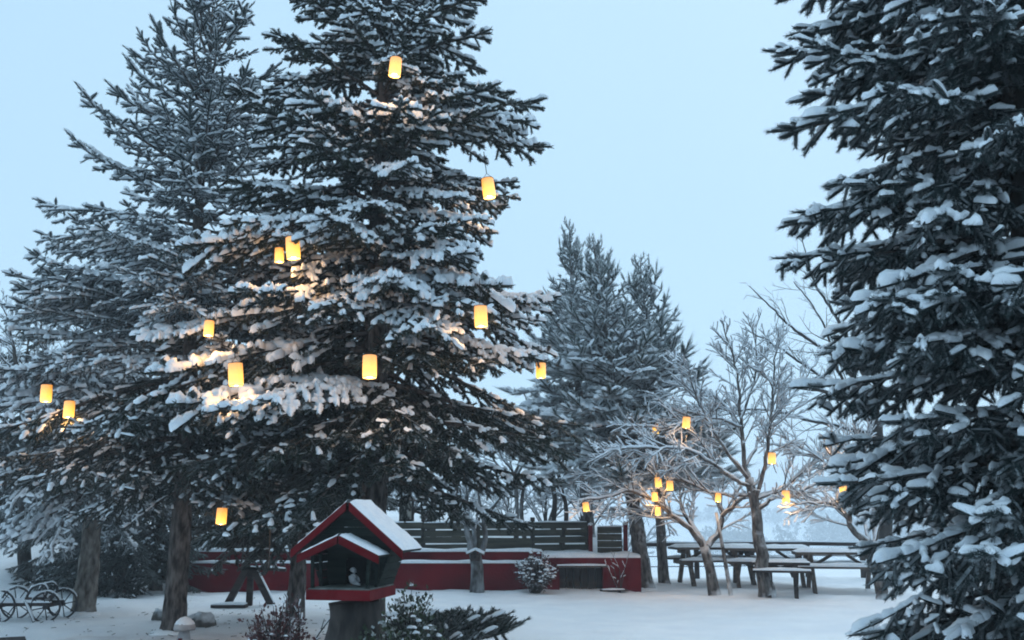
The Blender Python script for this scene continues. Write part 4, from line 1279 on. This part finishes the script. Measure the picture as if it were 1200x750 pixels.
# ------------------------------------------------------------------ small things in the garden
# unlit hanging lamp by the bird house roof
p = at(477, 585, 14.5)
hl = thing('hanging_lamp', 'unlit white paned hanging lamp beside the bird house roof', 'lamp', p)
MB().lathe([(.0, .06), (.06, .03), (.16, -.02), (.15, -.035)], 4, (0, 0, 0)).build('cap', M['iron'], hl)
MB().box((0, 0, -.30), (.2, .2, .03)).build('base', M['iron'], hl)
for i in range(4):
    a = math.pi / 4 + i * math.pi / 2
    MB().box((.125 * math.cos(a), .125 * math.sin(a), -.165), (.018, .018, .27)).build('corner_bar', M['iron'], hl)
    b_ = i * math.pi / 2
    MB().box((.08 * math.cos(b_), .08 * math.sin(b_), -.165), (.004, .15, .24), rotz(b_)).build('pane', M['milk_glass'], hl)
MB().tube([V3(0, 0, .05), V3(0, 0, .75)], .006, 5).build('cord', M['cable'], hl)

# glazed bell hanging on a cord
p = at(317, 616, 12.2)
bl = thing('hanging_bell', 'small pale teal bell hanging on a cord left of the bird house', 'bell', p)
MB().lathe([(.0, .05), (.03, .045), (.045, .02), (.05, -.03), (.044, -.034)], 14).build('bell', M['teal_glaze'], bl, True)
MB().tube([V3(0, 0, .05), V3(.01, 0, .55)], .005, 5).build('cord', M['cable'], bl)
MB().tube([V3(0, 0, -.02), V3(.005, 0, -.28), V3(0, 0, -.5)], .006, 5).build('pull', M['wood_grey'], bl)

# wooden A-frame stand
p = at(291, 707, 17.4); p[2] = gz(p[0], 17.4)
af = thing('wooden_stand', 'dark wooden A frame stand with a snowy cross bar in front of the red wall', 'stand', p)
MB().box((0, .06, .32), (.10, .08, .72)).build('post', M['wood_dark'], af)
MB().beam((-.04, 0, .66), (-.38, 0, -.02), .10, .11).build('leg', M['wood_dark'], af)
lg = MB().beam((.04, 0, .66), (.42, 0, -.02), .10, .11).build('leg', M['wood_dark'], af)
s_ = MB(); s_.beam((.085, -.0, .68), (.44, 0, .06), .09, .03); s_.build('snow', M['snow'], lg)
cb = MB().beam((-.05, .0, .64), (.62, 0, .60), .10, .05).build('cross_bar', M['wood_dark'], af)
s_ = MB(); snow_slab(s_, V3(.02, 0, .66), V3(.6, 0, .626), .10, .03); s_.build('snow', M['snow'], cb, True)
pk = MB().box((-.25, -.25, .03), (.58, .2, .05)).build('foot_board', M['wood_dark'], af)
s_ = MB(); snow_slab(s_, V3(-.52, -.25, .055), V3(.02, -.25, .055), .19, .04); s_.build('snow', M['snow'], pk, True)

# stone mushroom
p = at(216, 742, 12.6); p[2] = gz(p[0], 12.6)
ms = thing('stone_mushroom', 'pale stone mushroom ornament at the foot of the frosted spruce trunk', 'ornament', p)
MB().lathe([(.085, -.05), (.08, .06), (.065, .16), (.06, .2)], 14, jit=.03).build('stem', M['plaster'], ms, True)
MB().lathe([(.03, .18), (.125, .165), (.135, .19), (.115, .24), (.07, .285), (0, .305)], 16, jit=.02).build('cap', M['plaster'], ms, True)
s_ = MB(); s_.lathe([(.12, .235), (.105, .27), (.06, .31), (0, .328)], 14, jit=.03); s_.build('snow', M['snow'], ms, True)
MB().box((-.02, -.078, .03), (.05, .012, .09)).build('door', M['red_paint'], ms)

for i, (px, py, Y, sc, lab) in enumerate([(240, 722, 14.2, (.17, .13, .15), 'snow dusted brown stone right of the frosted spruce trunk'),
                                          (226, 722, 14.6, (.09, .08, .10), 'small stone between the frosted spruce trunk and the brown stone'),
                                          (187, 719, 14.9, (.10, .09, .11), 'stone left of the frosted spruce trunk')]):
    p = at(px, py, Y)
    o = MB().blob((0, 0, 0), sc, 11, 7, .13, True).build('stone', M['stone'], None, True)
    o.location = (p[0], Y, gz(p[0], Y) + sc[2] * .35)
    tag(o, lab, 'stone', 'stones by the spruce trunk')

# old iron cart
cp = at(30, 722, 15.2); cp[2] = gz(cp[0], 15.2)
cart = thing('old_cart', 'old iron farm cart with spoked wheels under snow at the left edge', 'cart', cp, math.radians(4))
cart.scale = (.85, .85, .85)


def wheel(x, y, r, ns=8):
    tm = MB(); a = np.linspace(0, 2 * math.pi, 29)
    c = V3(x, y, r)
    ringp = [c + V3(r * math.cos(t), 0, r * math.sin(t)) for t in a]
    tm.tube(ringp, .018, 6, 0, False)
    w_ = tm.build('wheel', M['iron'], cart, True)
    for k in range(ns):
        t = k * 2 * math.pi / ns + .2
        MB().tube([c, c + V3((r - .01) * math.cos(t), 0, (r - .01) * math.sin(t))], .010, 5).build('spoke', M['iron'], w_, True)
    MB().tube([c + V3(0, -.05, 0), c + V3(0, .05, 0)], .035, 9).build('hub', M['iron'], w_, True)
    up = [c + V3((r + .018) * math.cos(t), 0, (r + .018) * math.sin(t)) for t in np.linspace(.5, 2.6, 12)]
    s = MB(); ridge(s, up, .018, .02, .02); s.build('snow', M['snow'], w_, True)


wheel(-.42, -.12, .27); wheel(-.42, .6, .27); wheel(.34, -.05, .25); wheel(.40, .6, .25)
for y in (-.02, .5):
    be = MB().beam((-1.0, y, .30), (.45, y, .30), .05, .06).build('side_beam', M['wood_dark'], cart)
    s_ = MB(); snow_slab(s_, V3(-.95, y, .33), V3(.42, y, .33), .05, .04); s_.build('snow', M['snow'], be, True)
for x in (-.42, .37):
    MB().tube([V3(x, -.15, .27), V3(x, .65, .27)], .022, 7).build('axle', M['iron'], cart)
for y in (0, .45):
    lp = resample([V3(-.05, y, .3), V3(.08, y, .58), V3(.28, y, .62), V3(.33, y, .55), V3(.22, y, .3)], .05)
    se = MB().tube(lp, .022, 6).build('seat_hoop', M['iron'], cart, True)
    s_ = MB(); ridge(s_, lp[3:-5], .022, .02, .03); s_.build('snow', M['snow'], se, True)
st_ = MB().box((.12, .22, .40), (.3, .5, .04)).build('seat', M['wood_dark'], cart)
s_ = MB(); s_.blob((.12, .22, .42), (.17, .26, .09), 12, 4, .06); s_.build('snow', M['snow'], st_, True)
pole = resample([V3(-.0, -.1, .36), V3(.10, -.15, .22), V3(.22, -.2, .02)], .05)
ar = MB().tube(pole, .02, 6).build('drag_arm', M['iron'], cart, True)
s_ = MB(); ridge(s_, pole, .02, .035, .04); s_.build('snow', M['snow'], ar, True)

# dark low table edge in the bottom left corner
p = at(10, 747, 12.2)
tb = thing('low_table', 'dark table top corner with thin snow in the bottom left corner', 'table', (p[0] - .45, 12.2, gz(p[0], 12.2)), math.radians(28))
for i in range(5):
    MB().box((0, -.32 + i * .16, p[2] - .04), (1.2, .152, .035)).build('plank', M['wood_dark'], tb)
for sx in (-1, 1):
    for sy in (-1, 1):
        MB().box((sx * .52, sy * .32, (p[2] - .06) / 2 - .03), (.06, .06, p[2])).build('leg', M['wood_dark'], tb)

# cable strung between the left trees
a_, b_ = at(-40, 431, 13.2), at(215, 436, 13.3)
cbz = resample([a_, (a_ + b_) / 2 - V3(0, 0, .04), b_], .2)
tag(MB().tube(cbz, .006, 5).build('light_cable', M['cable']), 'thin dark cable strung between the trees above the left lanterns', 'cable')

# ------------------------------------------------------------------ bushes
def leaf_cloud(mb, P, D, sz, g):
    n = len(P)
    a = g.normal(0, 1, (n, 3)); a -= (a * D).sum(1, keepdims=True) * D; a /= np.linalg.norm(a, axis=1, keepdims=True)
    s = sz * g.uniform(.6, 1.3, (n, 1))
    v = np.stack([P, P + D * s * .5 + a * s * .3, P + D * s, P + D * s * .5 - a * s * .3], 1).reshape(-1, 3)
    mb.add(v, np.arange(n * 4).reshape(-1, 4))


def leafy_bush(name, label, loc, R, H, n, leaf, mat_, snow_amt, seed, stems=14, lo=.0, sz_snow=.03):
    g = np.random.default_rng(seed)
    root = thing(name, label, 'bush', loc)
    w, f, s = MB(), MB(), MB()
    tips = []
    for i in range(stems * 7):
        a = g.uniform(0, 2 * math.pi); ph = math.asin(g.uniform(-.35, 1)); q = g.uniform(.55, 1.05)
        tips.append(V3(math.cos(a) * math.cos(ph) * R * q, math.sin(a) * math.cos(ph) * R * q, max(lo + .02, H * .5 + math.sin(ph) * H * .52 * q)))
    for i, e in enumerate(tips):
        b0 = V3(*(g.normal(0, .04, 2)), -.03)
        p = resample([b0, e * .5 + V3(0, 0, .05) + g.normal(0, .03, 3), e], .1)
        w.tube(p, np.linspace(.010, .003, len(p)), 3, 0, False)
    T = np.array(tips)
    idx = g.integers(0, len(T), n)
    k = g.uniform(.45, 1.05, (n, 1))
    P = T[idx] * k + g.normal(0, .035, (n, 3))
    P[:, 2] = np.maximum(P[:, 2], .02)
    D = P - V3(0, 0, H * .35) + g.normal(0, .25, (n, 3)); D /= np.linalg.norm(D, axis=1, keepdims=True)
    leaf_cloud(f, P, D, leaf, g)
    m = int(len(T) * snow_amt)
    for t in T[:m]:
        z = g.uniform(.6, 1.4) * sz_snow
        s.blob(t + V3(0, 0, .01), (z * 1.3, z * 1.1, z * .8), 7, 3, .15)
    w.build('stems', M['bark_dark'], root, True)['kind'] = 'stuff'
    f.build('leaves', M[mat_], root)['kind'] = 'stuff'
    if m: s.build('snow', M['snow'], root, True)['kind'] = 'stuff'
    return root


p = on_ground(628, 20.2)
leafy_bush('round_bush', 'round leafless looking bush sprinkled with snow before the red wall', p, .40, .80, 1500, .06, 'leaf_grey', .9, 5, 22, 0, .026)
p = on_ground(325, 9.6)
leafy_bush('red_leaved_bush', 'dark reddish bush just left of the bird house stump', p, .30, .74, 1500, .05, 'leaf_red', .10, 6, 16, 0, .018)
p = on_ground(482, 10.6)
leafy_bush('evergreen_bush', 'glossy dark green leafy bush just right of the bird house', p, .30, .80, 1100, .06, 'leaf_green', .55, 9, 12, 0, .022)
p = on_ground(446, 8.45)
leafy_bush('dark_bush', 'dense dark bush hugging the right side of the stump', p, .30, .62, 2200, .045, 'leaf_green', .05, 10, 18, 0, .016)

# low juniper spreading right
JUN = dict(brush='mid', needles='needle_juniper', r=.040, shoot=(.10, .20), sp=.10, tsp=.08, secl=.30)
jl = [(*make_bough(L, p0=14, p1=0, tip=24, sec_droop=34, rise=.8, snow=.10, pads=.15, cap_h=.02, **JUN), L) for L in (.6, .9, 1.2)]
jx, jy = on_ground(470, 11.6)[:2]
jn = thing('juniper', 'low dark juniper sprawling over the snow right of the stump', 'shrub', (jx, jy, gz(jx, jy)))
for i, (az, R, z) in enumerate([(-.10, 1.25, .05), (-.30, 1.2, .04), (.12, 1.05, .08), (-.6, 1.0, .04), (-.95, .85, .05), (.4, .8, .1), (-1.5, .8, .05), (-.2, .9, .14), (-.75, .7, .14), (2.6, .6, .05), (-2.2, .7, .05), (1., .7, .1), (-.05, 1.1, .16), (-.4, 1.0, .18), (.2, .8, .2), (-.65, .85, .2), (-1.2, .6, .2)]):
    fm, sm, L = min(jl, key=lambda t: abs(t[2] - R))
    b_ = link_part('branch', fm, jn, (0, 0, z), (0, 0, az), (R / L,) * 3)
    link_part('snow', sm, b_)['kind'] = 'stuff'

# bare stems beside the stump
g9 = np.random.default_rng(99)
for i, (px, Y, H, lab) in enumerate([(352, 10.0, .75, 'thin bare twigs rising left of the stump'), (726, 20.4, .75, 'snowy young stems against the red wall near its right end')]):
    b0 = on_ground(px, Y)
    root = thing('bare_sapling', lab, 'sapling', b0)
    w, s = MB(), MB()
    for k in range(4):
        e = V3(g9.normal(0, .16), g9.normal(0, .08), H * g9.uniform(.75, 1.1))
        q = resample([V3(0, 0, -.05), e * .5 + g9.normal(0, .04, 3), e], .1); r = np.linspace(.011, .004, len(q))
        w.tube(q, r, 4, 0, False); sprout(w, s, q, .008, .003, 1, g9, dict(sp={1: .16}, len={1: .22}, up=.1))
        ridge(s, q, r, .008, .014)
    w.build('twigs', M['bark_dark'], root, True)['kind'] = 'stuff'; s.build('snow', M['snow'], root, True)['kind'] = 'stuff'

# twigs and needles fallen on the snow under the left trees
gl = np.random.default_rng(123)
lt = MB()
cs = [(FX, FY, 2.2), (SX, SY, 2.0), (-7.1, 16.2, 1.8), (-3.4, 15.4, 1.6)]
for i in range(300):
    cx, cy_, rr_ = cs[int(gl.integers(0, 4))]
    x, y = cx + gl.normal(0, rr_ * .6), cy_ + gl.normal(0, rr_ * .6)
    if y < 9.2: continue
    a = gl.uniform(0, math.pi); ln = gl.uniform(.008, .04); w_ = gl.uniform(.003, .006)
    d_ = V3(math.cos(a), math.sin(a), gl.uniform(-.1, .3)); n_ = V3(-math.sin(a), math.cos(a), 0)
    c_ = V3(x, y, gz(x, y) + .012)
    lt.add([c_ - d_ * ln - n_ * w_, c_ + d_ * ln - n_ * w_, c_ + d_ * ln + n_ * w_, c_ - d_ * ln + n_ * w_], [[0, 1, 2, 3]])
    lt.add([c_ - d_ * ln, c_ + d_ * ln, c_ + d_ * ln + V3(0, 0, w_ * 1.6), c_ - d_ * ln + V3(0, 0, w_ * 1.6)], [[0, 1, 2, 3]])
tag(lt.build('twig_litter', M['bark_dark']), 'dark twigs and needles fallen on the snow under the left trees', None, None, 'stuff')

# ------------------------------------------------------------------ far woods on the hills
def woodland(label, cx, cy, rx, ry, n, h, seed):
    g = np.random.default_rng(seed)
    mb = MB()
    for i in range(n):
        x, y = cx + g.normal(0, rx), cy + g.normal(0, ry)
        z = gz(x, y); hh = h * g.uniform(.6, 1.3)
        mb.tube([V3(x, y, z - .3), V3(x, y, z + hh * .5)], [.25, .1], 4)
        nl = 90
        d = g.normal(0, 1, (nl, 3)); d /= np.linalg.norm(d, axis=1, keepdims=True)
        P = V3(x, y, z + hh * .58) + d * g.uniform(.3, 1, (nl, 1)) * V3(hh * .34, hh * .34, hh * .45)
        leaf_cloud(mb, P, d, hh * .22, g)
    o = mb.build('woodland', M['wood_far'])
    tag(o, label, None, None, 'stuff')


woodland('hazy wood on the far slope behind the right picnic table', 230, 640, 32, 18, 90, 11, 1)
woodland('hazy clump of trees on the far slope left of the tall bare tree', 122, 560, 13, 14, 34, 10, 2)
woodland('hazy hedge line on the hill behind the tables', 220, 850, 110, 7, 90, 9, 3)
woodland('hazy wood on the hill at the far right', 480, 780, 60, 25, 90, 12, 4)

# ------------------------------------------------------------------ winter haze
hz_ = MB().box((0, 930, 0), (3590, 1930, 1))
v = hz_.v[0]
v[:, 2] = np.where(v[:, 2] > 0, 26.0, -42)
ho = hz_.build('haze', [])
hm = bpy.data.materials.new('haze'); hm.use_nodes = True
hn = hm.node_tree.nodes; hn.clear()
ov = hn.new('ShaderNodeOutputMaterial'); pv = hn.new('ShaderNodeVolumePrincipled')
pv.inputs['Color'].default_value = (.90, .95, 1.0, 1); pv.inputs['Density'].default_value = .0017
hm.node_tree.links.new(pv.outputs[0], ov.inputs['Volume'])
ho.data.materials.append(hm)
tag(ho, 'pale blue winter haze over the garden and valley', None, None, 'stuff')
